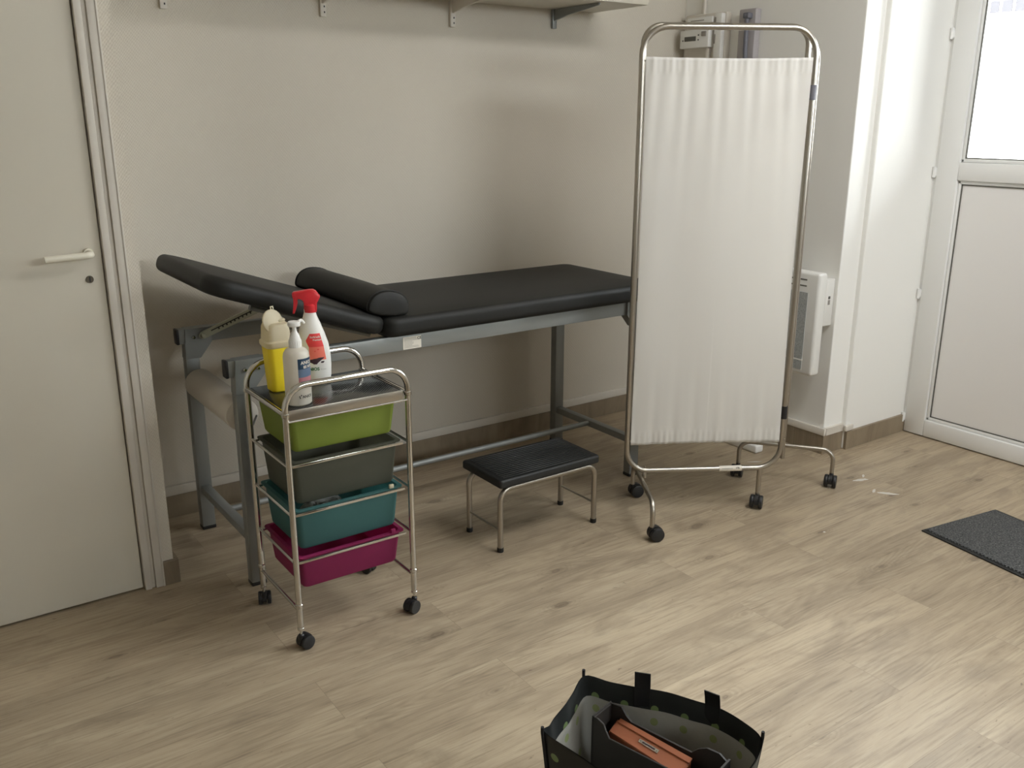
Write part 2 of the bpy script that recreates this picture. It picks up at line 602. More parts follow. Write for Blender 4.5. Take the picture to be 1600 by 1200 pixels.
# block that holds the plain door: faces the camera at YD, returns along XC
DX0, DX1, DH = -0.33, 0.53, 2.04
bm = bmesh.new()
box(bm, (0.566, YD, 0), (XC, YB + TH, ZC))
box(bm, (XL, YD, 0), (-0.37, YB, ZC))
box(bm, (-0.37, YD, 2.09), (0.566, YB, ZC))
box(bm, (-0.37, YD + 0.15, 0), (0.566, YB, 2.09))
struct(obj('wall_left', bm, 'wallpaper', smooth=False))
wallbox('wall_far_left', (XL - TH, YF - TH, 0), (XL, YB, ZC), 'plaster')
# short side wall (pillar) and the reveal that leads to the glazed door
bm = bmesh.new()
box(bm, (XR, YR, 0), (XD + 0.2, YB + TH, ZC), 0.004)
box(bm, (3.405, YR - 0.022, 0), (XD + 0.2, YR + 0.01, ZC), 0.006)
struct(obj('wall_right', bm, 'plaster', smooth=False))
# door wall with openings
def wall_with_holes_x(name, x0, x1, y0, y1, z0, z1, holes, m):
    """slab perpendicular to x; holes sorted by y: (y0,y1,z0,z1)"""
    bm = bmesh.new()
    y = y0
    for h in sorted(holes):
        box(bm, (x0, y, z0), (x1, h[0], z1))
        if h[2] > z0:
            box(bm, (x0, h[0], z0), (x1, h[1], h[2]))
        if h[3] < z1:
            box(bm, (x0, h[0], h[3]), (x1, h[1], z1))
        y = h[1]
    box(bm, (x0, y, z0), (x1, y1, z1))
    return struct(obj(name, bm, m, smooth=False))
DY0, DY1, DZ1 = 1.29, YR - 0.022, 2.26
wall_with_holes_x('wall_door_side', XD, XD + TH, YF - TH, DY1 + 0.3, 0, ZC, [(DY0, DY1 + 0.3 - 1e-3, 0, DZ1), (WIN1[0], WIN1[1], WIN1[2], WIN1[3])], 'plaster')
bm = bmesh.new()
box(bm, (XL, YF - TH, 0), (WIN2[0], YF, ZC))
box(bm, (WIN2[1], YF - TH, 0), (XD + TH, YF, ZC))
box(bm, (WIN2[0], YF - TH, 0), (WIN2[1], YF, WIN2[2]))
box(bm, (WIN2[0], YF - TH, WIN2[3]), (WIN2[1], YF, ZC))
struct(obj('wall_front', bm, 'plaster', smooth=False))

# unseen windows, added out of the frame to let more daylight in
def window(name, a, b, axis):
    root = bpy.data.objects.new(name, None)
    COL.objects.link(root)
    struct(root)
    bm = bmesh.new()
    t = 0.05
    u0, u1, z0, z1 = a
    def bx(p0, p1, q0, q1):
        if axis == 'x':
            box(bm, (b, p0, q0), (b + 0.06, p1, q1), 0.004)
        else:
            box(bm, (p0, b - 0.06, q0), (p1, b, q1), 0.004)
    bx(u0, u0 + t, z0, z1)
    bx(u1 - t, u1, z0, z1)
    bx(u0, u1, z0, z0 + t)
    bx(u0, u1, z1 - t, z1)
    bx((u0 + u1) / 2 - 0.03, (u0 + u1) / 2 + 0.03, z0, z1)
    obj('window_frame', bm, 'pvc', root)
    bm = bmesh.new()
    if axis == 'x':
        box(bm, (b + 0.03, u0 + 0.02, z0 + 0.02), (b + 0.034, u1 - 0.02, z1 - 0.02))
    else:
        box(bm, (u0 + 0.02, b - 0.034, z0 + 0.02), (u1 - 0.02, b - 0.03, z1 - 0.02))
    obj('window_glass', bm, 'glass', root, smooth=False)
    return root
window('added_window_1', WIN1, XD + 0.03, 'x')
window('added_window_2', WIN2, YF - 0.03, 'y')

# skirting: oak strip with a white strip above it
bm = bmesh.new()
box(bm, (XC, YB - 0.012, 0), (XR, YB, 0.085))
struct(obj('baseboard_back', bm, 'base', smooth=False))
bm = bmesh.new()
box(bm, (XC, YB - 0.014, 0.085), (XR, YB, 0.122), 0.004)
struct(obj('trim_1', bm, 'trim'))
bm = bmesh.new()
box(bm, (XR - 0.012, YR - 0.012, 0), (XR, YB, 0.085))
box(bm, (XR, YR - 0.012, 0), (3.41, YR, 0.085))
box(bm, (3.405, YR - 0.034, 0), (XD - 0.01, YR - 0.02, 0.083))
struct(obj('baseboard_right', bm, 'base', smooth=False))
bm = bmesh.new()
box(bm, (XR - 0.015, YR - 0.015, 0.085), (XR, YB, 0.118), 0.004)
box(bm, (XR + 0.0005, YR - 0.0149, 0.085), (3.405, YR, 0.1178), 0.0)
box(bm, (3.395, YR - 0.035, 0.085), (3.45, YR - 0.02, 0.112), 0.006)
struct(obj('trim_2', bm, 'trim'))
bm = bmesh.new()
box(bm, (0.588, YD - 0.013, 0), (XC + 0.014, YD, 0.08), 0.002)
box(bm, (XC, YD, 0), (XC + 0.014, YB, 0.08), 0.0)
struct(obj('baseboard_left', bm, 'base', smooth=False))
bm = bmesh.new()
box(bm, (XC, YD + 0.3, 0.08), (XC + 0.013, YB, 0.122), 0.003)
struct(obj('trim_3', bm, 'trim'))

# plain door on the left
d1 = bpy.data.objects.new('door_1', None)
COL.objects.link(d1)
struct(d1)
d1.location = (DX1, YD, 0)
bm = bmesh.new()
box(bm, (DX0 - DX1 + 0.004, 0.006, 0.006), (-0.002, 0.046, DH), 0.002)
obj('door_leaf', bm, 'door', d1, smooth=False)
bm = bmesh.new()
# moulded casing: flat inner strip, groove, outer fillet
for (x0, x1, y0) in ((0.001, 0.021, -0.010), (0.021, 0.033, -0.004), (0.033, 0.056, -0.012), (0.054, 0.060, -0.015)):
    box(bm, (x0, y0, 0), (x1, 0.15, DH + 0.006 + x1), 0.0025)
W_ = DX1 - DX0
for (x0, x1, y0) in ((0.001, 0.021, -0.010), (0.021, 0.033, -0.004), (0.033, 0.056, -0.012)):
    box(bm, (-W_ - x1, y0, 0), (-W_ - x0, 0.15, DH + 0.006 + x1), 0.0025)
    box(bm, (-W_ - x1, y0, DH + 0.002 + x0), (x1, 0.15, DH + 0.002 + x1), 0.0025)
obj('door_frame', bm, 'casing', d1)
bm = bmesh.new()
hx, hz = -0.037, 1.056
lathe(bm, [(0.0, -0.008), (0.013, -0.008), (0.014, 0.0), (0.014, 0.008)], (hx, 0.0, hz), 'Y', 20)
tube(bm, fillet([(hx, 0.004, hz), (hx, -0.046, hz), (hx - 0.118, -0.046, hz - 0.004)], 0.014), [0.0095] * 8 + [0.0092], 14)
h = obj('door_handle', bm, 'handle', d1)
bm = bmesh.new()
lathe(bm, [(0.0, -0.004), (0.0098, -0.004), (0.0105, -0.001), (0.0105, 0.008)], (-0.041, 0.006, 0.982), 'Y', 24)
k = obj('lock_cylinder', bm, 'darkmetal', d1)
bm = bmesh.new()
box(bm, (-0.043, -0.0002, 0.975), (-0.039, 0.004, 0.990), 0.0008)
obj('keyhole', bm, 'ink', k)

# glazed door on the right (hinges on its far edge)
d2 = bpy.data.objects.new('door_2', None)
COL.objects.link(d2)
struct(d2)
d2.location = (XD, DY1, 0)
X0, X1 = -0.016, 0.045      # leaf thickness range in x
ly1 = -0.014                 # leaf far edge
ly0 = DY0 - DY1 + 0.05
def ring_frame(bm, y0, y1, z0, z1, wd, x0, x1, bev=0.004):
    box(bm, (x0, y0, z0), (x1, y0 + wd, z1), bev)
    box(bm, (x0, y1 - wd, z0), (x1, y1, z1), bev)
    box(bm, (x0, y0 + wd - 0.002, z0), (x1, y1 - wd + 0.002, z0 + wd), bev)
    box(bm, (x0, y0 + wd - 0.002, z1 - wd), (x1, y1 - wd + 0.002, z1), bev)
bm = bmesh.new()
SW, BR = 0.098, 0.083
box(bm, (X0, ly1 - SW, 0.004), (X1, ly1, 2.21), 0.005)
box(bm, (X0, ly0, 0.004), (X1, ly0 + SW, 2.21), 0.005)
box(bm, (X0, ly0 + SW, 0.004), (X1, ly1 - SW, 0.082), 0.005)
box(bm, (X0, ly0 + SW, 1.162), (X1, ly1 - SW, 1.238), 0.005)
box(bm, (X0, ly0 + SW, 2.12), (X1, ly1 - SW, 2.21), 0.005)
obj('door_leaf', bm, 'pvc', d2)
bm = bmesh.new()
for (z0, z1) in ((0.082, 1.162), (1.238, 2.12)):
    y0, y1 = ly0 + SW, ly1 - SW
    t = 0.016
    for (a, b_) in (((X0 + 0.012, y0, z0), (X1 - 0.01, y0 + t, z1)), ((X0 + 0.012, y1 - t, z0), (X1 - 0.01, y1, z1)),
                    ((X0 + 0.012, y0, z0), (X1 - 0.01, y1, z0 + t)), ((X0 + 0.012, y0, z1 - t), (X1 - 0.01, y1, z1))):
        box(bm, a, b_, 0.005)
obj('glazing_bead', bm, 'pvc', d2)
bm = bmesh.new()
for (z0, z1) in ((0.082, 1.162), (1.238, 2.12)):
    y0, y1 = ly0 + SW + 0.016, ly1 - SW - 0.016
    t = 0.004
    for (a, b_) in (((X0 + 0.014, y0, z0 + 0.016), (X0 + 0.022, y0 + t, z1 - 0.016)), ((X0 + 0.014, y1 - t, z0 + 0.016), (X0 + 0.022, y1, z1 - 0.016)),
                    ((X0 + 0.014, y0, z0 + 0.016), (X0 + 0.022, y1, z0 + 0.02)), ((X0 + 0.014, y0, z1 - 0.02), (X0 + 0.022, y1, z1 - 0.016))):
        box(bm, a, b_)
obj('gasket', bm, 'gasket', d2)
bm = bmesh.new()
box(bm, (X0 + 0.018, ly0 + SW + 0.01, 0.09), (X0 + 0.04, ly1 - SW - 0.01, 1.155))
obj('door_panel', bm, 'pvc_panel', d2, smooth=False)
bm = bmesh.new()
box(bm, (X0 + 0.020, ly0 + SW + 0.01, 1.245), (X0 + 0.026, ly1 - SW - 0.01, 2.113))
obj('door_glass', bm, 'glass', d2, smooth=False)
bm = bmesh.new()
box(bm, (-0.006, -0.012, 0.0), (0.09, 0.03, 2.26), 0.003)
box(bm, (-0.006, ly0 - 0.05, 0.0), (0.09, ly0 - 0.002, 2.26), 0.003)
box(bm, (-0.006, ly0 - 0.01, 2.212), (0.09, 0.01, 2.26), 0.003)
box(bm, (0.046, ly0 - 0.01, 0.0), (0.09, 0.01, 0.012), 0.002)
obj('door_frame', bm, 'pvc', d2)
for hz in (0.05, 0.635, 1.17, 1.735):
    bm = bmesh.new()
    tube(bm, [(X0 - 0.007, -0.008, hz), (X0 - 0.007, -0.008, hz + 0.045)], 0.007, 12)
    box(bm, (X0 - 0.004, -0.016, hz + 0.005), (X0 + 0.012, 0.0, hz + 0.04), 0.002)
    obj('hinge', bm, 'pvc', d2)

# body and glowing diffuser of the added fill lamp (above the frame)
cl_ = bpy.data.materials.new('fill_lamp_diffuser')
cl_.use_nodes = True
bsdf(cl_).inputs['Base Color'].default_value = (0.9, 0.9, 0.88, 1)
bsdf(cl_).inputs['Emission Color'].default_value = (1.0, 0.98, 0.95, 1)
bsdf(cl_).inputs['Emission Strength'].default_value = 4.0
lt = thing('added_ceiling_lamp', 'flat white panel lamp added on the ceiling to brighten the room', 'lamp', (FILL_LAMP[0], FILL_LAMP[1], ZC))
bm = bmesh.new()
box(bm, (-0.62, -0.32, -0.055), (0.62, 0.32, -0.001), 0.006)
obj('housing', bm, 'white_plastic', lt)
bm = bmesh.new()
box(bm, (-0.59, -0.29, -0.059), (0.59, 0.29, -0.050), 0.002)
obj('diffuser', bm, cl_, lt)

# outside: pavement and the house over the road with a latticed window
bm = bmesh.new()
box(bm, (XD + 0.125, -12, -0.16), (16, 14, -0.04))
box(bm, (-8, -12, -0.16), (XD + 0.125, YF - TH - 0.005, -0.04))
struct(obj('pavement', bm, 'pavement', smooth=False))
fac = thing('building', 'pale building across the road seen through the glazed door', 'building', (11.0, 4.0, -0.1))
bm = bmesh.new()
box(bm, (0, -9, 0), (0.4, 9, 4.2))
obj('facade', bm, 'facade', fac, smooth=False)

def worg(o):
    v = Vector((0, 0, 0))
    while o:
        v += o.location
        o = o.parent
    return v

def wp(name, bm, m, parent, smooth=True):
    """part whose mesh was drawn in room coordinates"""
    bmesh.ops.translate(bm, vec=-worg(parent), verts=bm.verts)
    return obj(name, bm, m, parent, smooth)

# lattice window on the building opposite
bm = bmesh.new()
box(bm, (10.97, 5.62, 2.53), (11.0, 6.14, 3.6))
wf = wp('window_frame', bm, 'pvc', fac, smooth=False)
for i in range(3):
    for j in range(6):
        bm = bmesh.new()
        y = 6.03 - i * 0.15
        z = 2.57 + j * 0.165
        box(bm, (10.955, y - 0.115, z), (10.972, y, z + 0.13))
        wp('pane', bm, 'far_pane', wf, smooth=False)
bm = bmesh.new()
tube(bm, [(10.94, 6.13, 2.50), (10.94, 6.13, 4.1)], 0.035)
wp('drainpipe', bm, 'navy', fac)

# ------------------------------------------------------------------ shelf and its brackets
bm = bmesh.new()
box(bm, (0.70, 2.905, 1.853), (2.72, YB - 0.004, 1.876), 0.002)
tag(obj('wall_shelf', bm, 'door'), 'long white wall shelf above the examination couch', 'shelf')
for i, (bx_, z0, lab) in enumerate(((0.902, 1.756, 'slotted white shelf bracket at the left end, nearest the plain door'),
                                    (1.458, 1.764, 'white shelf bracket, second from the plain door'),
                                    (2.000, 1.757, 'slotted white shelf bracket, third from the plain door'),
                                    (2.500, 1.777, 'grey shelf bracket nearest the shelf end by the folding screen'))):
    t = thing('shelf_bracket', lab, 'bracket', (bx_, YB, z0), 0, 'brackets under the wall shelf')
    col = 'grey_frame' if i == 3 else 'trim'
    bm = bmesh.new()
    box(bm, (bx_ - 0.011, YB - 0.014, z0), (bx_ + 0.011, YB - 0.001, 2.2 if i != 3 else 1.852), 0.002)
    up = wp('upright', bm, col, t)
    for k in range(5):
        bm = bmesh.new()
        zz = z0 + 0.012 + k * 0.019
        if i == 3:
            break
        box(bm, (bx_ + 0.001, YB - 0.0155, zz), (bx_ + 0.005, YB - 0.0135, zz + (0.011 if k == 2 else 0.006)))
        wp('slot', bm, 'ink', up)
    bm = bmesh.new()
    zt = 1.8525
    w0 = 0.004
    pr = [(YB - 0.012, zt), (YB - 0.30, zt), (YB - 0.30, zt - 0.008), (YB - 0.10, zt - 0.030), (YB - 0.012, zt - 0.046)]
    f0 = [bm.verts.new((bx_ - w0, y, z)) for y, z in pr]
    f1 = [bm.verts.new((bx_ + w0, y, z)) for y, z in pr]
    bm.faces.new(f0)
    bm.faces.new(f1[::-1])
    for k in range(5):
        bm.faces.new((f0[k], f0[(k + 1) % 5], f1[(k + 1) % 5], f1[k]))
    wp('arm', bm, col, t, smooth=False)

# ------------------------------------------------------------------ examination couch
couch = thing('examination_couch', 'grey steel examination couch with black vinyl padding against the wallpapered wall', 'examination couch', (1.65, 2.84, 0))
FY, RY = 2.585, 3.095
for y0 in (2.57, 3.07):
    bm = bmesh.new()
    box(bm, (0.797, y0, 0.684), (2.50, y0 + 0.032, 0.735), 0.003)
    r = wp('side_rail', bm, 'grey_frame', couch)
    for x0 in (0.789, 2.498):
        bm = bmesh.new()
        box(bm, (x0, y0 - 0.001, 0.683), (x0 + 0.010, y0 + 0.033, 0.736), 0.003)
        c = wp('end_cap', bm, 'black_plastic', r)
for x0 in (2.455,):
    bm = bmesh.new()
    box(bm, (x0, 2.60, 0.69), (x0 + 0.035, 3.072, 0.730), 0.003)
    wp('end_rail', bm, 'grey_frame', couch)
for x0, sgn in ((0.812, 1), (2.400, -1)):
    for y0 in (2.566, 3.066):
        bm = bmesh.new()
        box(bm, (x0, y0, 0.010), (x0 + 0.046, y0 + 0.038, 0.69), 0.003)
        lg = wp('leg', bm, 'grey_frame', couch)
        bm = bmesh.new()
        box(bm, (x0 - 0.001, y0 - 0.001, 0.0), (x0 + 0.047, y0 + 0.039, 0.014), 0.003)
        wp('foot_cap', bm, 'black_plastic', lg)
        # gusset plate wrapped over rail and leg
        bm = bmesh.new()
        xa, xb = (x0 + 0.006, x0 + 0.092) if sgn > 0 else (x0 + 0.040, x0 - 0.046)
        xm = x0 + (0.050 if sgn > 0 else -0.004)
        pr = [(xa, 0.7355), (xb, 0.7355), (xb, 0.684), (xm, 0.632), (xa - 0.006 * sgn, 0.632)]
        f0 = [bm.verts.new((x, y0 - 0.003, z)) for x, z in pr]
        f1 = [bm.verts.new((x, y0 + 0.041, z)) for x, z in pr]
        bm.faces.new(f0)
        bm.faces.new(f1[::-1])
        for k in range(5):
            bm.faces.new((f0[k], f0[(k + 1) % 5], f1[(k + 1) % 5], f1[k]))
        g = wp('gusset', bm, 'grey_frame', couch, smooth=False)
        for dx in (0.032, 0.072):
            bm = bmesh.new()
            cx = x0 + dx if sgn > 0 else x0 + 0.046 - dx
            lathe(bm, [(0.0, -0.009), (0.004, -0.009), (0.006, -0.007), (0.007, -0.003), (0.007, 0.0)], (cx, y0 - 0.002, 0.705), 'Y', 12)
            wp('bolt', bm, 'chrome', g)
for x0 in (0.819, 2.407):
    bm = bmesh.new()
    box(bm, (x0, 2.602, 0.140), (x0 + 0.032, 3.068, 0.168), 0.003)
    wp('cross_bar', bm, 'grey_frame', couch)
bm = bmesh.new()
tube(bm, [(0.845, 2.845, 0.155), (2.412, 2.845, 0.155)], 0.011, 14)
wp('stretcher', bm, 'grey_frame', couch)
for x0, xe in ((0.77, 1.30),):
    for yy in (2.70, 2.98):
        bm = bmesh.new()
        tube(bm, [(1.32, yy, 0.722), (0.92, yy, 0.722 + 0.40 * 0.345)], 0.009, 10)
        wp('backrest_frame', bm, 'grey_frame', couch)
# mattress
bm = bmesh.new()
cushion(bm, 1.21, 0.60, 0.066, 0.05, 0.022, 0.008, Matrix.Translation((1.905, 2.838, 0.7365)))
mt = wp('mattress', bm, 'black_vinyl', couch)
# raised headrest, hinged on the mattress end
a = math.radians(19.6)
mx = Matrix.Translation((1.308, 2.838, 0.741)) @ Matrix.Rotation(a, 4, 'Y') @ Matrix.Translation((-0.300, 0, 0.0))
bm = bmesh.new()
cushion(bm, 0.60, 0.60, 0.058, 0.075, 0.024, 0.006, mx)
wp('headrest', bm, 'black_vinyl', couch)
# ratchet that props the headrest
for yy in (3.05,):
    rt_a, rt_b = Vector((0.872, yy, 0.712)), Vector((1.075, yy, 0.783))
    d = (rt_b - rt_a).normalized()
    n = Vector((-d.z, 0, d.x))
    bm = bmesh.new()
    pl = [rt_a + d * t + n * s for t, s in ((-0.012, -0.006), (-0.006, -0.0115), (0.0, -0.013))] + \
         [rt_b + n * -0.014, rt_b + n * 0.013] + [rt_a + d * t + n * s for t, s in ((0.0, 0.012), (-0.006, 0.0105), (-0.012, 0.006), (-0.014, 0.0))]
    f0 = [bm.verts.new(p + Vector((0, -0.003, 0))) for p in pl]
    f1 = [bm.verts.new(p + Vector((0, 0.003, 0))) for p in pl]
    bm.faces.new(f0)
    bm.faces.new(f1[::-1])
    for k in range(len(pl)):
        bm.faces.new((f0[k], f0[(k + 1) % len(pl)], f1[(k + 1) % len(pl)], f1[k]))
    rk = wp('ratchet', bm, 'zinc', couch, smooth=False)
    L = (rt_b - rt_a).length
    bm = bmesh.new()
    def slotp(t0, t1, s0, s1):
        q = [rt_a + d * t0 + n * s0, rt_a + d * t1 + n * s0, rt_a + d * t1 + n * s1, rt_a + d * t0 + n * s1]
        v0 = [bm.verts.new(p + Vector((0, -0.0045, 0))) for p in q]
        v1 = [bm.verts.new(p + Vector((0, -0.002, 0))) for p in q]
        bm.faces.new(v0)
        bm.faces.new(v1[::-1])
        for k in range(4):
            bm.faces.new((v0[k], v0[(k + 1) % 4], v1[(k + 1) % 4], v1[k]))
    slotp(0.03, L - 0.014, 0.001, 0.0042)
    for k in range(9):
        slotp(0.055 + k * 0.015, 0.0595 + k * 0.015, -0.0045, 0.002)
    wp('notches', bm, 'ink', rk, smooth=False)
    bm = bmesh.new()
    lathe(bm, [(0, -0.014), (0.007, -0.014), (0.009, -0.011), (0.009, 0.0)], rt_a, 'Y', 14)
    wp('bolt', bm, 'zinc', rk)
# rating plate on the front rail
bm = bmesh.new()
PX0, PX1 = 1.375, 1.443
box(bm, (PX0, 2.5685, 0.687), (PX1, 2.5702, 0.728))
pt = wp('rating_plate', bm, 'label_white', couch, smooth=False)
po = worg(pt)
def onplate(ox, oz):
    return lambda x, y: Vector((ox + x, 2.5680, oz + y)) - po
text_mesh('plate_mark', 'CE', 0.0125, 'ink', pt, onplate(PX0 + 0.053, 0.7165), bold=0.0003)
bm = bmesh.new()
for k in range(9):
    wdt = (0.045, 0.048, 0.058, 0.030, 0.036, 0.034, 0.030, 0.052, 0.056)[k]
    zz = 0.7235 - k * 0.0040
    box(bm, (PX0 + 0.004, 2.5679, zz), (PX0 + 0.004 + wdt, 2.5686, zz + 0.0010))
wp('plate_lines', bm, 'ink_grey', pt, smooth=False)

# bolster pillow in the crook of the headrest
bm = bmesh.new()
n = 40
ptsx = []
def bolster_sec(sc, y, dx=0.0, dz=0.0):
    out = []
    for k in range(n):
        t = 2 * PI * k / n
        cx, cz = math.cos(t), math.sin(t)
        rz = 0.058 if cz > 0 else 0.022
        px_ = 0.074 * sc * (abs(cx) ** 0.9) * (1 if cx > 0 else -1)
        pz = rz * sc * (abs(cz) ** (0.9 if cz > 0 else 0.6)) * (1 if cz > 0 else -1)
        ar = math.radians(9)
        out.append(Vector((px_ * math.cos(ar) + pz * math.sin(ar) + 1.325 + dx, y, -px_ * math.sin(ar) + pz * math.cos(ar) + 0.8310 + dz)))
    return out
rings = []
for s_, y, dz in ((0.55, 2.556, 0), (0.85, 2.558, 0), (0.94, 2.561, 0), (0.985, 2.568, 0), (1, 2.58, 0), (1, 2.72, 0.004), (1.01, 2.85, 0.005), (1, 3.0, 0.005), (1, 3.09, 0.006), (0.985, 3.102, 0.006), (0.94, 3.109, 0.006), (0.85, 3.112, 0.006), (0.55, 3.114, 0.006)):
    rings.append(bolster_sec(s_, y, -0.02 * (y - 2.56) / 0.55, dz))
loft(bm, rings)
bo = thing('bolster_pillow', 'black vinyl half-round bolster pillow lying across the examination couch', 'pillow', (1.32, 2.84, 0.79))
wp('cushion', bm, 'black_vinyl', bo)
bm = bmesh.new()
sec = bolster_sec(1.003, 2.571)
tube(bm, sec, 0.0022, 6, closed=True)
wp('piping', bm, 'black_vinyl', bo)
bm = bmesh.new()
sec = bolster_sec(1.003, 3.100, -0.02, 0.006)
tube(bm, sec, 0.0022, 6, closed=True)
wp('piping', bm, 'black_vinyl', bo)

# paper roll on its rod between the two left legs
pr_ = thing('paper_roll', 'beige paper roll hanging between the left legs of the examination couch', 'paper roll', (0.845, 2.84, 0.548))
bm = bmesh.new()
lathe(bm, [(0.018, 2.622), (0.047, 2.622), (0.050, 2.624), (0.050, 3.046), (0.047, 3.048), (0.018, 3.048), (0.018, 2.622)], (0.845, 0, 0.548), 'Y', 40)
wp('paper', bm, 'paper', pr_)
bm = bmesh.new()
tube(bm, [(0.845, 2.585, 0.548), (0.845, 3.085, 0.548)], 0.006, 12)
wp('rod', bm, 'black_plastic', pr_)
bm = bmesh.new()
tube(bm, fillet([(0.838, 2.560, 0.555), (0.842, 2.558, 0.533), (0.852, 2.558, 0.531), (0.866, 2.556, 0.562)], 0.006), 0.0032, 8)
wp('hook', bm, 'grey_frame', pr_)

# ------------------------------------------------------------------ step stool
st = thing('step_stool', 'low step stool with black ribbed rubber top and chrome legs before the couch', 'step stool', (1.79, 2.42, 0))
for yy in (2.318, 2.512):
    bm = bmesh.new()
    tube(bm, fillet([(1.587, yy, 0.012), (1.587, yy, 0.226), (1.998, yy, 0.226), (1.998, yy, 0.012)], 0.042, 8), 0.0098, 14)
    lf = wp('leg_frame', bm, 'satin', st)
    for xx in (1.587, 1.998):
        bm = bmesh.new()
        lathe(bm, [(0.0, 0.0), (0.0105, 0.0), (0.0115, 0.003), (0.0112, 0.016), (0.0, 0.016)], (xx, yy, 0), 'Z', 16)
        wp('rubber_foot', bm, 'black_rubber', lf)
for xx in (1.587, 1.998):
    bm = bmesh.new()
    tube(bm, [(xx, 2.318, 0.078), (xx, 2.512, 0.078)], 0.0036, 8)
    wp('side_rod', bm, 'satin', st)
bm = bmesh.new()
cushion(bm, 0.432, 0.242, 0.030, 0.012, 0.008, 0.0, Matrix.Translation((1.793, 2.423, 0.234)))
for k in range(15):
    yy = 2.423 + (k - 7) * 0.0142
    box(bm, (1.600, yy - 0.0042, 0.262), (1.986, yy + 0.0042, 0.2665), 0.0015, 1)
wp('step_pad', bm, 'black_rubber', st)

# ------------------------------------------------------------------ swivel caster shared by trolley and screen
def caster(parent, x, y, ztop, r, yaw, off=0.014, m='black_plastic', stem_m='chrome', stem_r=0.004):
    ca, sa = math.cos(yaw), math.sin(yaw)
    cx, cy = x + ca * off, y + sa * off
    bm = bmesh.new()
    # hood: half disc over the two wheels
    def pl(u, v, z):   # u along travel, v along axle
        return Vector((cx + ca * u - sa * v, cy + sa * u + ca * v, z))
    nn = 14
    A, B = [], []
    for k in range(nn + 1):
        t = math.radians(-12 + 204 * k / nn)
        A.append(bm.verts.new(pl(math.cos(t) * r * 1.06, -r * 0.30, r + math.sin(t) * r * 1.06)))
        B.append(bm.verts.new(pl(math.cos(t) * r * 1.06, r * 0.30, r + math.sin(t) * r * 1.06)))
    bm.faces.new(A)
    bm.faces.new(B[::-1])
    for k in range(nn):
        bm.faces.new((A[k], A[k + 1], B[k + 1], B[k]))
    bm.faces.new((A[-1], A[0], B[0], B[-1]))
    lathe(bm, [(0.0, r * 1.1), (0.0085, r * 1.1), (0.0085, r * 2.15), (0.0065, r * 2.25), (0.0, r * 2.25)], (x, y, 0), 'Z', 16)
    c = wp('caster', bm, m, parent)
    for s in (-1, 1):
        bm = bmesh.new()
        lathe(bm, [(0.0, -0.30 * r), (r * 0.80, -0.33 * r), (r * 0.96, -0.26 * r), (r, -0.12 * r), (r, 0.16 * r), (r * 0.93, 0.25 * r), (0.0, 0.25 * r)], (0, 0, 0), 'Y', 24)
        bmesh.ops.rotate(bm, cent=(0, 0, 0), matrix=Matrix.Rotation(yaw, 3, 'Z'), verts=bm.verts)
        bmesh.ops.translate(bm, vec=pl(0, s * r * 0.62, r), verts=bm.verts)
        wp('wheel', bm, m, c)
    bm = bmesh.new()
    tube(bm, [(x, y, r * 2.1), (x, y, ztop)], stem_r, 10)
    wp('stem', bm, stem_m, c)
    return c

# ------------------------------------------------------------------ chrome drawer trolley
TX0, TX1, TY0, TY1 = 0.803, 1.160, 2.150, 2.435
tr = thing('drawer_trolley', 'chrome trolley on casters with four coloured plastic drawers and glossy dark top', 'trolley', ((TX0 + TX1) / 2, (TY0 + TY1) / 2, 0))
ZT = 0.757
for yy in (TY0, TY1):
    bm = bmesh.new()
    tube(bm, fillet([(TX0, yy, 0.062), (TX0, yy, ZT), (TX1, yy, ZT), (TX1, yy, 0.062)], [0, 0.062, 0.062, 0], 10), 0.0085, 16)
    fr = wp('hoop', bm, 'chrome', tr)
    for xx in (TX0, TX1):
        for pf in ([(0.0088, 0.676), (0.0108, 0.678), (0.0108, 0.686), (0.0088, 0.688)],
                   [(0.0088, 0.128), (0.0105, 0.130), (0.0105, 0.138), (0.0088, 0.140)],
                   [(0.0, 0.060), (0.0095, 0.060), (0.0095, 0.066), (0.0086, 0.067)]):
            bm = bmesh.new()
            lathe(bm, pf, (xx, yy, 0), 'Z', 16)
            wp('collar', bm, 'chrome', fr)
LEV = [0.664, 0.5405, 0.4015, 0.2625]
for xx, dx in ((TX0, 0.008), (TX1, -0.008)):
    for z in LEV[1:]:
        bm = bmesh.new()
        tube(bm, [(xx, TY0, z - 0.004), (xx, TY1, z - 0.004)], 0.0042, 8)
        tube(bm, [(xx, TY1 - 0.02, z - 0.006), (xx + dx * 2, TY1 - 0.02, z - 0.006)], 0.003, 8)
        wp('side_runner', bm, 'chrome', tr)
    bm = bmesh.new()
    tube(bm, [(xx, TY0, 0.683), (xx, TY1, 0.683)], 0.0078, 12)
    wp('side_tube', bm, 'chrome', tr)
    bm = bmesh.new()
    tube(bm, [(xx, TY0, 0.118), (xx, TY1, 0.118)], 0.0052, 10)
    wp('foot_tube', bm, 'chrome', tr)
for z in LEV[1:]:
    bm = bmesh.new()
    box(bm, (TX0 + 0.006, TY0 - 0.005, z - 0.005), (TX1 - 0.022, TY0 - 0.001, z + 0.003), 0.0012)
    wp('front_bar', bm, 'chrome', tr)
bm = bmesh.new()
box(bm, (TX0 + 0.006, TY0 - 0.006, 0.667), (TX1 - 0.018, TY0 - 0.002, 0.694), 0.001)
wp('front_rail', bm, 'satin', tr)
bm = bmesh.new()
tube(bm, [(TX0 + 0.004, TY0 - 0.004, 0.664), (TX1 - 0.004, TY0 - 0.004, 0.664)], 0.0032, 8)
wp('front_bar', bm, 'chrome', tr)
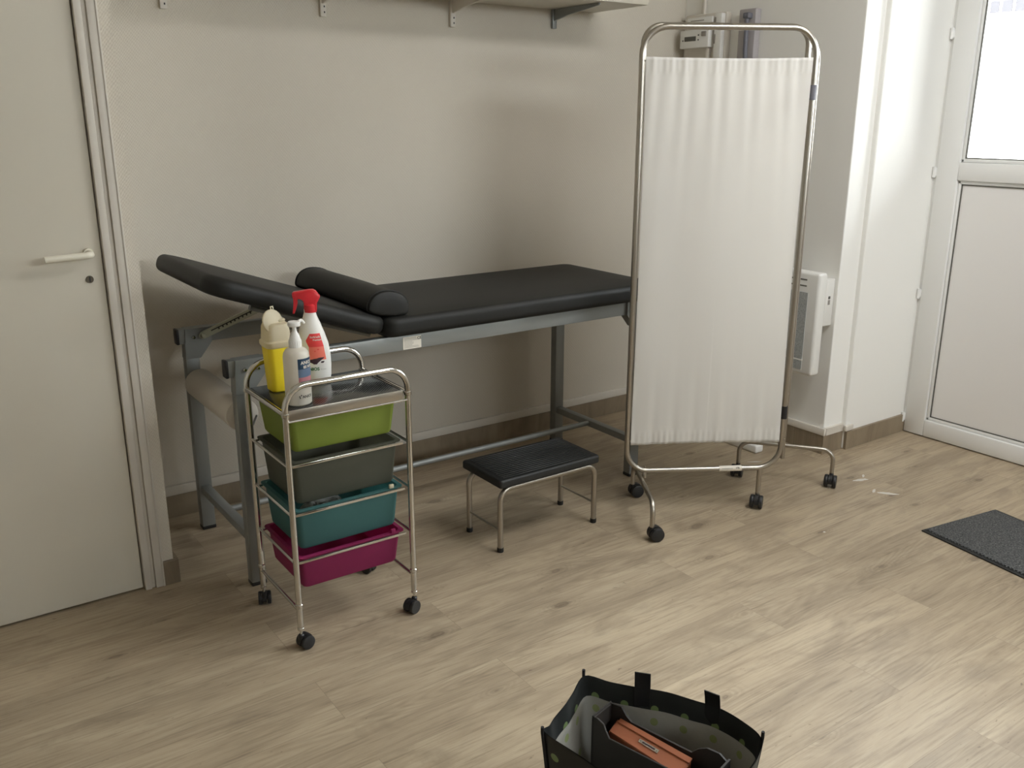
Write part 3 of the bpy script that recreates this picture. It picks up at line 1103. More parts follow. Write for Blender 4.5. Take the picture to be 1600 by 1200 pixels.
# top tray: dark glossy sheet with a raised dot grain
mt_ = mat('dotted_steel_top', (80, 82, 82), 0.13, metal=0.45, spec=0.8)
nt = mt_.node_tree
tc = nt.nodes.new('ShaderNodeTexCoord')
vo = nt.nodes.new('ShaderNodeTexVoronoi')
vo.inputs['Scale'].default_value = 150
vo.inputs['Randomness'].default_value = 0.0
mp = nt.nodes.new('ShaderNodeMapping')
mp.inputs['Rotation'].default_value = (0, 0, 0.785)
nt.links.new(tc.outputs['Object'], mp.inputs['Vector'])
nt.links.new(mp.outputs[0], vo.inputs['Vector'])
dots = ramp(nt, vo.outputs['Distance'], [(0.20, (1, 1, 1, 1)), (0.42, (0, 0, 0, 1))])
bp = nt.nodes.new('ShaderNodeBump')
nt.links.new(ramp(nt, vo.outputs['Distance'], [(0.15, lin((190, 192, 188))), (0.34, lin((40, 41, 41)))]), bsdf(mt_).inputs['Base Color'])
bp.inputs['Strength'].default_value = 0.2
bp.inputs['Distance'].default_value = 0.0006
nt.links.new(dots, bp.inputs['Height'])
nt.links.new(bp.outputs['Normal'], bsdf(mt_).inputs['Normal'])
bm = bmesh.new()
box(bm, (TX0 + 0.008, TY0, 0.674), (TX1 - 0.014, TY1 - 0.004, 0.688), 0.002)
wp('top_tray', bm, mt_, tr)
# drawers
for i, (mname, zb) in enumerate((('green', 0.562), ('smoke', 0.412), ('teal', 0.278), ('pink', 0.160))):
    zt = LEV[i] - 0.002
    bm = bmesh.new()
    cx, cy = (TX0 + TX1) / 2 - 0.002, (TY0 + TY1) / 2 + 0.004
    Lr, Wr = TX1 - TX0 - 0.030, TY1 - TY0 - 0.018
    rings = []
    for (l, w_, z, rc) in ((Lr, Wr, zt, 0.012), (Lr, Wr, zt + 0.004, 0.012), (Lr - 0.022, Wr - 0.022, zt + 0.004, 0.012),
                           (Lr - 0.040, Wr - 0.045, zb + 0.006, 0.014), (Lr - 0.050, Wr - 0.055, zb + 0.0022, 0.014)):
        rings.append([Vector((x, y, z)) for x, y in rrect(l, w_, rc, 4, cx, cy)])
    inner = rings
    outer = [[Vector((x, y, z)) for x, y in rrect(l, w_, rc, 4, cx, cy)] for (l, w_, z, rc) in
             ((Lr, Wr, zt, 0.012), (Lr - 0.018, Wr - 0.018, zt - 0.001, 0.012), (Lr - 0.034, Wr - 0.040, zb + 0.008, 0.015), (Lr - 0.042, Wr - 0.048, zb + 0.001, 0.014), (Lr - 0.052, Wr - 0.058, zb, 0.012))]
    vr = loft(bm, inner, cap0=False)
    vo_ = loft(bm, outer, cap0=False)
    bmesh.ops.remove_doubles(bm, verts=vr[0] + vo_[0], dist=1e-5)
    dr = wp('drawer', bm, mname, tr)
    if i == 0:
        dr['label'] = 'lime green top drawer'
    else:
        dr['label'] = ('', 'smoke grey drawer below the green one', 'turquoise drawer', 'magenta bottom drawer')[i]
    if i >= 2:
        bm = bmesh.new()
        box(bm, (TX1 - 0.062, TY0 + 0.010, zt + 0.004), (TX1 - 0.048, TY0 + 0.018, zt + 0.016), 0.002)
        wp('clip', bm, 'cloudy' if i == 2 else 'pink', dr)
for (x, y, yaw) in ((TX0, TY0, 0.2), (TX1, TY0, 3.5), (TX0, TY1, 1.2), (TX1, TY1, 2.0)):
    caster(tr, x, y, 0.066, 0.0205, yaw, 0.012)
# crumpled packet seen inside the turquoise drawer
bm = bmesh.new()
bmesh.ops.create_grid(bm, x_segments=22, y_segments=14, size=0.5)
random.seed(3)
for v in bm.verts:
    x, y = v.co.x, v.co.y
    e = max(0, 1 - (2 * abs(x)) ** 4) * max(0, 1 - (2 * abs(y)) ** 4)
    v.co = Vector((x * 0.16 + 0.945, y * 0.14 + 2.265, 0.31 + e * (0.062 + random.uniform(-0.006, 0.006))))
bmesh.ops.solidify(bm, geom=bm.faces[:], thickness=0.002)
tag(obj('plastic_packet', bm, 'hdpe'), 'crumpled white packet lying in the turquoise drawer', 'packet')

# ------------------------------------------------------------------ the bottles on the trolley
ZS = 0.6885
# sharps container
sh = thing('sharps_container', 'yellow sharps container with cloudy white top on the trolley', 'container', (0.872, 2.365, ZS))
def sq(l, w_, z, rc, cx=0.872, cy=2.365):
    return [Vector((x, y, z)) for x, y in rrect(l, w_, rc, 5, cx, cy)]
bm = bmesh.new()
loft(bm, [sq(0.050, 0.050, ZS, 0.012), sq(0.056, 0.056, ZS + 0.003, 0.014), sq(0.064, 0.064, ZS + 0.085, 0.015), sq(0.068, 0.068, ZS + 0.125, 0.015), sq(0.068, 0.068, ZS + 0.128, 0.015)])
wp('body', bm, 'yellow', sh)
bm = bmesh.new()
loft(bm, [sq(0.070, 0.070, ZS + 0.126, 0.016), sq(0.078, 0.078, ZS + 0.132, 0.018), sq(0.078, 0.078, ZS + 0.142, 0.018), sq(0.070, 0.070, ZS + 0.146, 0.018),
          sq(0.066, 0.066, ZS + 0.182, 0.018), sq(0.062, 0.062, ZS + 0.190, 0.02), sq(0.052, 0.052, ZS + 0.193, 0.02)])
up = wp('top', bm, 'cloudy', sh)
bm = bmesh.new()
lathe(bm, [(0.0, 0.192 + ZS), (0.018, 0.192 + ZS), (0.019, 0.197 + ZS), (0.016, 0.200 + ZS), (0.0, 0.200 + ZS)], (0.885, 2.372, 0), 'Z', 24)
wp('port', bm, 'cloudy', up)
bm = bmesh.new()
lathe(bm, [(0.0, -0.003), (0.030, -0.003), (0.033, -0.001), (0.033, 0.003), (0.030, 0.004), (0.0, 0.003)], (0, 0, 0), 'Y', 28)
box(bm, (0.002, -0.002, 0.031), (0.0042, 0.001, 0.040), 0.0)
box(bm, (0.0098, -0.002, 0.031), (0.012, 0.001, 0.040), 0.0)
box(bm, (0.002, -0.002, 0.0385), (0.012, 0.001, 0.041), 0.0)
bmesh.ops.rotate(bm, cent=(0, 0, 0), matrix=Euler((-0.25, 0, 0.35)).to_matrix(), verts=bm.verts)
bmesh.ops.translate(bm, vec=(0.862, 2.352, ZS + 0.198), verts=bm.verts)
wp('flap_lid', bm, 'cloudy', sh)

def on_cyl(cx, cy, r, a0, z0, org):
    return lambda x, y: Vector((cx + r * math.cos(a0 + x / r), cy + r * math.sin(a0 + x / r), z0 + y)) - org

# pump bottle of gel
PC = (0.868, 2.215)
pb = thing('pump_bottle', 'white pump bottle of hand gel with blue label on the trolley corner', 'bottle', (PC[0], PC[1], ZS))
bm = bmesh.new()
lathe(bm, [(0.0, 0.0), (0.030, 0.0), (0.034, 0.004), (0.0345, 0.02), (0.0345, 0.128), (0.033, 0.138), (0.027, 0.148), (0.018, 0.153), (0.013, 0.155), (0.013, 0.16), (0.0, 0.16)], (PC[0], PC[1], ZS), 'Z', 40)
wp('body', bm, 'gel', pb)
bm = bmesh.new()
lathe(bm, [(0.0155, 0.153), (0.0165, 0.154), (0.0165, 0.172), (0.0145, 0.176), (0.012, 0.186), (0.007, 0.194), (0.0055, 0.198), (0.0055, 0.210), (0.0, 0.210)], (PC[0], PC[1], ZS), 'Z', 28)
for k in range(20):
    t = 2 * PI * k / 20
    box(bm, (PC[0] + 0.0163 * math.cos(t) - 0.0006, PC[1] + 0.0163 * math.sin(t) - 0.0006, ZS + 0.155), (PC[0] + 0.0163 * math.cos(t) + 0.0006, PC[1] + 0.0163 * math.sin(t) + 0.0006, ZS + 0.172))
wp('collar', bm, 'white_plastic', pb)
bm = bmesh.new()
lathe(bm, [(0.0, 0.209), (0.014, 0.209), (0.016, 0.211), (0.016, 0.220), (0.014, 0.222), (0.0, 0.222)], (PC[0], PC[1], ZS), 'Z', 24, 1.05, 1)
nz = Vector((0.80, 0.45, 0)).normalized()
p0 = Vector((PC[0], PC[1], ZS + 0.216))
tube(bm, fillet([p0 + nz * 0.008, p0 + nz * 0.030 + Vector((0, 0, 0.004)), p0 + nz * 0.040 + Vector((0, 0, -0.006))], 0.006), [0.0050] * 7 + [0.0036, 0.0034][:2] if False else 0.0042, 10)
wp('pump_head', bm, 'white_plastic', pb)
# label wraps the right half of the bottle (angles as seen from above)
def arc_label(name, m, cx, cy, r, a0, a1, z0, z1, parent, sx=1.0, sy=1.0, top=None):
    bm = bmesh.new()
    N_ = 24
    lo, hi = [], []
    for k in range(N_ + 1):
        t = a0 + (a1 - a0) * k / N_
        zz1 = z1 if top is None else top(k / N_)
        lo.append(bm.verts.new((cx + r * math.cos(t) * sx, cy + r * math.sin(t) * sy, z0)))
        hi.append(bm.verts.new((cx + r * math.cos(t) * sx, cy + r * math.sin(t) * sy, zz1)))
    for k in range(N_):
        bm.faces.new((lo[k], lo[k + 1], hi[k + 1], hi[k]))
    bmesh.ops.solidify(bm, geom=bm.faces[:], thickness=0.0003)
    return wp(name, bm, m, parent)
M['lab_blue'] = mat('label_blue', (62, 92, 120), 0.4)
M['lab_blue2'] = mat('label_pale_blue', (128, 150, 178), 0.4)
M['lab_pink'] = mat('label_pink', (214, 150, 158), 0.4)
M['lab_red'] = mat('label_red', (226, 66, 66), 0.4)
M['lab_coral'] = mat('label_coral', (236, 122, 104), 0.4)
M['lab_green'] = mat('label_green', (38, 110, 62), 0.4)
M['lab_dark'] = mat('label_dark', (66, 46, 54), 0.5)
A0 = math.radians(-107)
A1 = math.radians(-8)
lb = arc_label('label', 'lab_blue', PC[0], PC[1], 0.0348, A0, A1, ZS + 0.100, ZS + 0.128, pb)
arc_label('label_band', 'lab_blue2', PC[0], PC[1], 0.0348, A0, A1, ZS + 0.078, ZS + 0.100, lb)
arc_label('label_band', 'lab_pink', PC[0], PC[1], 0.0348, A0, A1, ZS + 0.050, ZS + 0.078, lb, top=None)
arc_label('label_band', 'label_white', PC[0], PC[1], 0.0352, A0, A1, ZS + 0.046, ZS + 0.054, lb, top=lambda u: ZS + 0.048 + 0.014 * math.sin(u * PI))
text_mesh('label_text', 'ANIOS', 0.0125, 'label_white', lb, on_cyl(PC[0], PC[1], 0.0352, A0 + 0.22, ZS + 0.113, worg(lb)), bold=0.0003)
text_mesh('label_text', '85 NPC', 0.010, 'label_white', lb, on_cyl(PC[0], PC[1], 0.0352, A0 + 0.42, ZS + 0.102, worg(lb)), bold=0.0003)
text_mesh('label_text', 'ANIOS', 0.0105, 'ink', lb, on_cyl(PC[0], PC[1], 0.0350, A0 + 0.20, ZS + 0.022, worg(lb)), bold=0.0002)
bm = bmesh.new()
for q in ((0, 0), (0.0035, 0.007), (-0.001, 0.004)):
    t = A0 + 0.03 + q[0] / 0.035
    c0 = Vector((PC[0] + 0.0349 * math.cos(t), PC[1] + 0.0349 * math.sin(t), ZS + 0.023 + q[1]))
    box(bm, c0 - Vector((0.0016, 0.0008, 0.0016)), c0 + Vector((0.0016, 0.0008, 0.0016)), 0.0006)
wp('label_mark', bm, 'ink', lb)

# spray bottle: flat oval body, sloping shoulder, red trigger head
SC = (0.988, 2.385)
SA = math.radians(-28)      # turned towards the camera
sb = thing('spray_bottle', 'white spray bottle with red trigger head on the trolley', 'spray bottle', (SC[0], SC[1], ZS))
def sp(u, v, z):            # u across the flat face, v out of it
    return Vector((SC[0] + math.cos(SA) * u - math.sin(SA) * v, SC[1] + math.sin(SA) * u + math.cos(SA) * v, ZS + z))
def oval(u0, a, b, z, n=32):
    return [sp(u0 + a * math.cos(2 * PI * k / n), b * math.sin(2 * PI * k / n), z) for k in range(n)]
prof = [(0.0, 0.037, 0.020, 0.0), (0.0, 0.043, 0.026, 0.004), (0.0, 0.046, 0.029, 0.02), (0.0, 0.048, 0.030, 0.055), (0.0, 0.047, 0.029, 0.085), (-0.001, 0.0435, 0.028, 0.115),
        (-0.003, 0.036, 0.026, 0.145), (-0.004, 0.028, 0.023, 0.17), (-0.004, 0.020, 0.018, 0.190), (-0.004, 0.0165, 0.0155, 0.203), (-0.004, 0.0165, 0.0155, 0.212)]
bm = bmesh.new()
loft(bm, [oval(u0, a_, b_, z) for u0, a_, b_, z in prof])
wp('body', bm, 'hdpe', sb)
def width(z):
    for (p, q) in zip(prof, prof[1:]):
        if p[3] <= z <= q[3]:
            t = (z - p[3]) / (q[3] - p[3])
            return tuple(p[i] + (q[i] - p[i]) * t for i in range(3))
    return prof[-1][:3]
def onspray(u, z, lift=0.0006):
    u0, a_, b_ = width(z)
    s = max(-0.985, min(0.985, (u - u0) / a_))
    return sp(u, -b_ * math.sqrt(1 - s * s) - lift, z)
def spray_patch(name, poly_rows, m, parent, lift=0.0006, nx=14):
    """rows of (z, u0, u1)"""
    bm = bmesh.new()
    R_ = []
    for z, u0, u1 in poly_rows:
        R_.append([bm.verts.new(onspray(u0 + (u1 - u0) * k / nx, z, lift)) for k in range(nx + 1)])
    for a_, b_ in zip(R_, R_[1:]):
        for k in range(nx):
            bm.faces.new((a_[k], a_[k + 1], b_[k + 1], b_[k]))
    return wp(name, bm, m, parent)
def rows(z0, z1, f, n=10):
    return [(z0 + (z1 - z0) * k / n,) + f(z0 + (z1 - z0) * k / n) for k in range(n + 1)]
rl = spray_patch('label', rows(0.108, 0.146, lambda z: (-0.018 + max(0, z - 0.126) * 0.6 + max(0, 0.126 - z) * 0.45, 0.031 - (z - 0.108) * 0.25)), 'lab_red', sb)
spray_patch('label_band', rows(0.070, 0.108, lambda z: (-0.010, 0.036 - (z - 0.070) * 0.14)), 'lab_coral', rl)
so = worg(rl)
def sp_text(body, size, u, z, m, bold=0.0002):
    return text_mesh('label_text', body, size, m, rl, lambda x, y: onspray(u + x, z + y, 0.0012) - so, bold=bold)
sp_text("Surfa'safe", 0.0075, -0.006, 0.134, 'label_white')
sp_text('Premium', 0.0065, 0.002, 0.126, 'label_white')
sp_text('ANIOS', 0.0125, -0.021, 0.040, 'lab_green', 0.0004)
sp_text('Premium', 0.004, 0.020, 0.041, 'ink_grey', 0.0)
# dark propeller-like picture on the label and two small dots
spray_patch('label_picture', [(0.058, 0.002, 0.010), (0.062, -0.004, 0.013), (0.066, -0.016, 0.018), (0.069, -0.018, 0.022), (0.073, -0.002, 0.028), (0.077, 0.018, 0.032)], 'lab_dark', rl, 0.0012)
spray_patch('label_picture', [(0.061, 0.022, 0.028), (0.063, 0.021, 0.030), (0.066, 0.023, 0.031)], 'lab_dark', rl, 0.0013)
spray_patch('label_picture', [(0.094, 0.005, 0.0075), (0.097, 0.005, 0.0085)], 'lab_red', rl, 0.0013)
spray_patch('label_picture', [(0.099, 0.013, 0.0175), (0.102, 0.013, 0.0180)], 'lab_red', rl, 0.0013)
bm = bmesh.new()
def sbox(bm, u0, u1, v0, v1, z0, z1, shear=0.0):
    q = []
    for z, sh_ in ((z0, 0.0), (z1, shear)):
        q.append([bm.verts.new(sp(u + sh_, v, z)) for u, v in ((u0, v0), (u1, v0), (u1, v1), (u0, v1))])
    bm.faces.new(q[0][::-1])
    bm.faces.new(q[1])
    for k in range(4):
        bm.faces.new((q[0][k], q[0][(k + 1) % 4], q[1][(k + 1) % 4], q[1][k]))
# head outline in the u-z plane extruded across v with chamfer
def extr(bm, poly, hw, ch=0.003):
    cu = sum(p[0] for p in poly) / len(poly)
    cz = sum(p[1] for p in poly) / len(poly)
    R_ = []
    for v, k in ((-hw, 1 - ch / 0.02), (-hw + ch, 1.0), (hw - ch, 1.0), (hw, 1 - ch / 0.02)):
        R_.append([bm.verts.new(sp(cu + (u - cu) * k, v, cz + (z - cz) * k)) for u, z in poly])
    n_ = len(poly)
    for a_, b_ in zip(R_, R_[1:]):
        for k in range(n_):
            bm.faces.new((a_[k], a_[(k + 1) % n_], b_[(k + 1) % n_], b_[k]))
    bm.faces.new(R_[0][::-1])
    bm.faces.new(R_[-1])
head = [(-0.018, 0.208), (0.016, 0.208), (0.017, 0.228), (0.026, 0.244), (0.026, 0.249), (0.015, 0.264), (0.008, 0.268), (-0.004, 0.268), (-0.046, 0.262), (-0.049, 0.259), (-0.048, 0.246), (-0.046, 0.243),
        (-0.028, 0.242), (-0.021, 0.237), (-0.018, 0.228)]
extr(bm, head, 0.011)
lathe(bm, [(0.0, 0.204), (0.0178, 0.204), (0.0178, 0.224), (0.014, 0.228), (0.0, 0.228)], (sp(-0.002, 0, 0).x, sp(-0.002, 0, 0).y, ZS), 'Z', 24)
hd = wp('spray_head', bm, 'red', sb)
bm = bmesh.new()
extr(bm, [(-0.047, 0.246), (-0.035, 0.246), (-0.036, 0.228), (-0.041, 0.212), (-0.046, 0.200), (-0.051, 0.200), (-0.049, 0.214), (-0.047, 0.230)], 0.006, 0.0015)
wp('trigger', bm, 'red', hd)

# ------------------------------------------------------------------ folding screen
PL, PR = Vector((2.163, 2.331, 0)), Vector((2.662, 2.031, 0))
pd = (PR - PL).normalized()
pn = Vector((pd.y, -pd.x, 0))        # towards the camera
pw = (PR - PL).length
sc_ = thing('folding_screen', 'white cloth privacy screen on a steel tube frame with black casters', 'folding screen', tuple((PL + PR) / 2))
def F(u, z, d=0.0):
    p = PL + pd * u + pn * d
    return Vector((p.x, p.y, z))
TR = 0.0098
bm = bmesh.new()
tube(bm, fillet([F(0, 0.158), F(0, 1.703), F(pw, 1.703), F(pw, 0.158)], 0.085, 10, closed=True), TR, 16, closed=True)
ff = wp('front_frame', bm, 'satin', sc_)
# cloth stretched between rods at top and bottom
CZ0, CZ1 = 0.262, 1.610
def cloth(u0, u1, d, amp=1.0):
    bm = bmesh.new()
    NX, NZ = 200, 130
    g = []
    for j in range(NZ + 1):
        t = j / NZ
        row = []
        for i in range(NX + 1):
            s = i / NX
            z = CZ0 + (CZ1 - CZ0) * t
            top = math.exp(-(1 - t) / 0.16)
            bot = math.exp(-t / 0.13)
            # fans of soft folds that spread from the hems
            ph = (s - 0.5)
            f1 = math.sin(2 * PI * (ph * (7.0 + 4.0 * t) + 0.15)) * top * 0.0022
            f1 += math.sin(2 * PI * (ph * 13.0 * (1 + 0.2 * t) + 0.4)) * top * 0.0005
            f2 = math.sin(2 * PI * (ph * (8.0 - 2.0 * t) + 0.55 + 0.9 * t * (1 if ph > 0 else -1))) * bot * 0.0018
            f2 += math.sin(2 * PI * (ph * 15.0 + 0.1)) * bot * 0.0005
            broad = 0.0022 * math.sin(2 * PI * (s * 2.3 + 0.2 * math.sin(3 * t))) * math.sin(PI * t)
            side = math.exp(-s / 0.07) * math.sin(PI * t) * 0.005 + math.exp(-(1 - s) / 0.07) * math.sin(PI * t) * 0.006
            hem = 0.0
            if t > 0.962 or t < 0.038:
                hem = 0.0009 * math.sin(2 * PI * s * 27) * (0.4 + 0.6 * abs(math.sin(s * 9))) + 0.0015
            # side edges pull in slightly at mid height
            waist = 0.004 * math.sin(PI * t)
            u = u0 + waist + (u1 - u0 - 2 * waist) * s
            sag = -0.004 * math.sin(PI * s) * (1 if t > 0.5 else -1) * (abs(t - 0.5) * 2) ** 8
            row.append(bm.verts.new(F(u, z + sag, d + amp * (f1 + f2 + broad - side) + hem)))
        g.append(row)
    for j in range(NZ):
        for i in range(NX):
            bm.faces.new((g[j][i], g[j][i + 1], g[j + 1][i + 1], g[j + 1][i]))
    return bm
bm = cloth(0.011, pw - 0.011, 0.008)
fc = wp('cloth', bm, 'fabric', sc_)
fc.modifiers.new('thickness', 'SOLIDIFY').thickness = 0.0006
bm = bmesh.new()
for z in (CZ0 + 0.012, CZ1 - 0.012):
    tube(bm, [F(0, z, 0), F(pw, z, 0)], 0.0035, 10)
wp('cloth_rod', bm, 'satin', ff)
# rear wing folded close behind the front one
BR_ = Vector((2.735, 2.120, 0))
bdir = Vector((-0.872, 0.490, 0)).normalized()
bw = 0.575
def G(u, z, d=0.0):
    p = BR_ + bdir * u + Vector((bdir.y, -bdir.x, 0)) * d
    return Vector((p.x, p.y, z))
bm = bmesh.new()
tube(bm, fillet([G(0, 0.300), G(0, 1.716), G(bw, 1.716), G(bw, 0.300)], 0.06, 10, closed=True), TR, 16, closed=True)
rf = wp('rear_frame', bm, 'satin', sc_)
PLs, pds, pns = PL, pd, pn
PL, pd, pn = BR_ + bdir * bw, -bdir, Vector((-bdir.y, bdir.x, 0)) * -1
bm = cloth(0.011, bw - 0.011, 0.0)
rc_ = wp('rear_cloth', bm, 'fabric', sc_)
rc_.modifiers.new('thickness', 'SOLIDIFY').thickness = 0.0006
PL, pd, pn = PLs, pds, pns
# upright of the rear wing that carries its foot
UP = Vector((2.872, 2.180, 0))
bm = bmesh.new()
tube(bm, fillet([(UP.x, UP.y, 0.10), (UP.x, UP.y, 1.655), (BR_.x, BR_.y, 1.655)], 0.05, 8), 0.0085, 14)
for z_ in (0.375, 1.50):
    tube(bm, [(UP.x, UP.y, z_), (BR_.x, BR_.y, z_)], 0.006, 10)
wp('rear_upright', bm, 'satin', rf)
for z in (0.375, 1.50):
    bm = bmesh.new()
    q0, q1 = F(pw, z), Vector((UP.x, UP.y, z))
    ring = []
    for zz in (z - 0.024, z + 0.024):
        dd = (q1 - q0).normalized()
        nn_ = Vector((-dd.y, dd.x, 0))
        rg = []
        for k in range(9):
            t = PI / 2 + PI * k / 8
            rg.append(q0 + dd * math.cos(t) * 0.0125 + nn_ * math.sin(t) * 0.0125)
        e = BR_.copy()
        e.z = z
        for k in range(9):
            t = -PI / 2 + PI * k / 8
            rg.append(e + dd * math.cos(t) * 0.0125 + nn_ * math.sin(t) * 0.0125)
        ring.append([Vector((p.x, p.y, zz)) for p in rg])
    loft(bm, ring)
    wp('hinge_clip', bm, 'navy' if z > 1 else 'black_plastic', sc_, smooth=False)
# feet
A_, B_ = Vector((2.069, 2.086, 0)), Vector((2.276, 2.412, 0))
C_ = F(pw - 0.074, 0)
D_, E_ = Vector((2.782, 2.326, 0)), Vector((3.001, 2.034, 0))
bm = bmesh.new()
tube(bm, fillet([(A_.x, A_.y, 0.052), (A_.x, A_.y, 0.138), (B_.x, B_.y, 0.138), (B_.x, B_.y, 0.052)], 0.055, 8), 0.0088, 14)
ft = wp('foot', bm, 'satin', sc_)
bm = bmesh.new()
q = F(0.071, 0)
tube(bm, [(q.x, q.y, 0.13), (q.x, q.y, 0.160)], 0.0085, 12)
tube(bm, [(q.x, q.y, 0.155), (q.x, q.y, 0.176)], 0.003, 8)
wp('bolt', bm, 'satin', ft)
bm = bmesh.new()
tube(bm, fillet([(D_.x, D_.y, 0.052), (D_.x, D_.y, 0.150), (E_.x, E_.y, 0.150), (E_.x, E_.y, 0.052)], 0.045, 8), 0.0085, 14)
ft2 = wp('foot', bm, 'satin', sc_)
bm = bmesh.new()
tube(bm, [(UP.x - 0.012, UP.y - 0.012, 0.19), (UP.x - 0.004, UP.y - 0.004, 0.19)], 0.004, 8)
wp('bolt', bm, 'chrome', ft2)
bm = bmesh.new()
tube(bm, [(C_.x, C_.y, 0.050), (C_.x, C_.y, 0.156)], 0.0092, 14)
wp('foot', bm, 'satin', sc_)
view = math.atan2(0.8, 0.57)
for q, yaw, rr in ((A_, -0.35, 0.0255), (B_, -0.35, 0.0255), (C_, view - 0.4 + PI, 0.0255), (D_, view - 0.4 + PI, 0.0255), (E_, view - 0.45 + PI, 0.0255)):
    caster(sc_, q.x, q.y, 0.056, rr, yaw, 0.014, 'black_plastic', 'satin', 0.005)
# white sticker wrapped on the bottom tube
bm = bmesh.new()
q0, q1 = F(0.352, 0.158), F(0.437, 0.158)
tube(bm, [q0, q1], TR + 0.0009, 16)
sk = wp('sticker', bm, 'label_white', ff)
ko = worg(sk)
text_mesh('sticker_text', '176', 0.010, 'ink', sk, lambda x, y: F(0.412 + x, 0.160 + y, TR + 0.0016) - ko, bold=0.0003)
bm = bmesh.new()
for k in range(2):
    q0, q1 = F(0.360, 0.158 + 0.002 + k * 0.003, TR + 0.0012), F(0.402, 0.158 + 0.002 + k * 0.003, TR + 0.0012)
    tube(bm, [q0, q1], 0.0005, 4)
wp('sticker_lines', bm, 'ink_grey', sk)

# white plastic box on the floor behind the screen
pbx = thing('plastic_box', 'small white plastic box on the floor behind the folding screen', 'box', (3.065, 2.53, 0))
bm = bmesh.new()
box(bm, (3.035, 2.445, 0.0), (3.085, 2.63, 0.036), 0.007, 3)
wp('body', bm, 'white_plastic', pbx)
bm = bmesh.new()
box(bm, (3.052, 2.452, 0.035), (3.072, 2.468, 0.046), 0.003)
wp('lug', bm, 'white_plastic', pbx)

# ------------------------------------------------------------------ wall heater
he = thing('panel_heater', 'white electric panel heater with grey grille on the wall behind the screen', 'heater', (XR, 2.62, 0.36))
HX0, HX1, HY0, HY1, HZ0, HZ1 = 3.172, 3.228, 2.300, 2.96, 0.362, 0.803
bm = bmesh.new()
box(bm, (HX0, HY0, HZ0), (HX1, HY1, HZ1), 0.014, 4)
hb = wp('casing', bm, 'white_plastic', he)
bm = bmesh.new()
box(bm, (HX0 - 0.0015, HY0 + 0.052, HZ0 + 0.022), (HX0 + 0.004, HY1 - 0.052, HZ1 - 0.085), 0.001)
gm = mat('heater_mesh', (160, 165, 165), 0.5)
nt = gm.node_tree
tc = nt.nodes.new('ShaderNodeTexCoord')
vo = nt.nodes.new('ShaderNodeTexVoronoi')
vo.inputs['Scale'].default_value = 170
vo.inputs['Randomness'].default_value = 0.15
nt.links.new(tc.outputs['Object'], vo.inputs['Vector'])
nt.links.new(ramp(nt, vo.outputs['Distance'], [(0.32, lin((112, 118, 118))), (0.5, lin((186, 190, 190)))]), bsdf(gm).inputs['Base Color'])
wp('grille', bm, gm, hb, smooth=False)
for k in range(2):
    bm = bmesh.new()
    z = HZ1 - 0.036 - k * 0.026
    box(bm, (HX0 - 0.001, HY0 + 0.062, z), (HX0 + 0.003, HY1 - 0.062, z + 0.006), 0.001)
    wp('vent_slot', bm, 'gasket', hb)
bm = bmesh.new()
box(bm, (HX0 - 0.002, HY0 + 0.05, HZ0 + 0.062), (HX0 + 0.002, HY1 - 0.05, HZ0 + 0.068), 0.001)
wp('ledge', bm, 'white_plastic', hb)
bm = bmesh.new()
box(bm, (HX1 - 0.004, HY0 + 0.002, 0.575), (XR - 0.001, HY0 + 0.12, 0.775), 0.004)
tb = wp('control_box', bm, 'white_plastic', he)
bm = bmesh.new()
box(bm, (HX1 + 0.014, HY0, 0.690), (HX1 + 0.026, HY0 + 0.003, 0.702), 0.001)
wp('switch', bm, 'gasket', tb)
bm = bmesh.new()
box(bm, (HX1 + 0.014, HY0, 0.666), (HX1 + 0.026, HY0 + 0.003, 0.686), 0.001)
wp('dial', bm, 'ink_grey', tb)

# ------------------------------------------------------------------ electrical panel and phone on the short side wall
ep = thing('electrical_panel', 'white wall-mounted electrical panel with small grey display near the corner', 'electrical panel', (XR, 3.09, 1.5))
bm = bmesh.new()
box(bm, (3.245, 2.965, 1.50), (XR - 0.001, 3.215, 1.868), 0.006)
wp('back_board', bm, 'trim', ep)
bm = bmesh.new()
box(bm, (3.205, 3.03, 1.722), (3.247, 3.205, 1.80), 0.004)
mb = wp('meter', bm, 'white_plastic', ep)
bm = bmesh.new()
box(bm, (3.203, 3.105, 1.752), (3.206, 3.175, 1.772), 0.001)
wp('display', bm, 'gasket', mb)
for (y, z) in ((3.09, 1.756), (3.09, 1.776), (3.185, 1.756)):
    bm = bmesh.new()
    box(bm, (3.203, y - 0.003, z - 0.003), (3.206, y + 0.003, z + 0.003), 0.001)
    wp('button', bm, 'ink', mb)
bm = bmesh.new()
box(bm, (3.200, 3.042, 1.770), (3.206, 3.070, 1.790), 0.002)
wp('breaker', bm, 'ink_grey', mb)
bm = bmesh.new()
box(bm, (3.215, 3.02, 1.825), (3.247, 3.175, 1.852), 0.004)
rr_ = wp('cable_cover', bm, 'white_plastic', ep)
bm = bmesh.new()
box(bm, (3.213, 3.07, 1.836), (3.2155, 3.150, 1.840), 0.0005)
wp('slot', bm, 'ink_grey', rr_)
bm = bmesh.new()
box(bm, (3.222, 2.972, 1.60), (3.247, 3.015, 1.862), 0.005)
dv = wp('door_flap', bm, 'white_plastic', ep)
for z0, z1 in ((1.735, 1.775), (1.825, 1.845)):
    bm = bmesh.new()
    box(bm, (3.220, 3.004, z0), (3.223, 3.012, z1), 0.001)
    wp('catch', bm, 'ink_grey', dv)
bm = bmesh.new()
box(bm, (3.225, 3.045, 1.50), (3.247, 3.062, 1.722), 0.003)
box(bm, (3.262, 3.118, 1.868), (XR - 0.001, 3.134, ZC - 0.001), 0.003)
wp('trunking', bm, 'trim', ep)

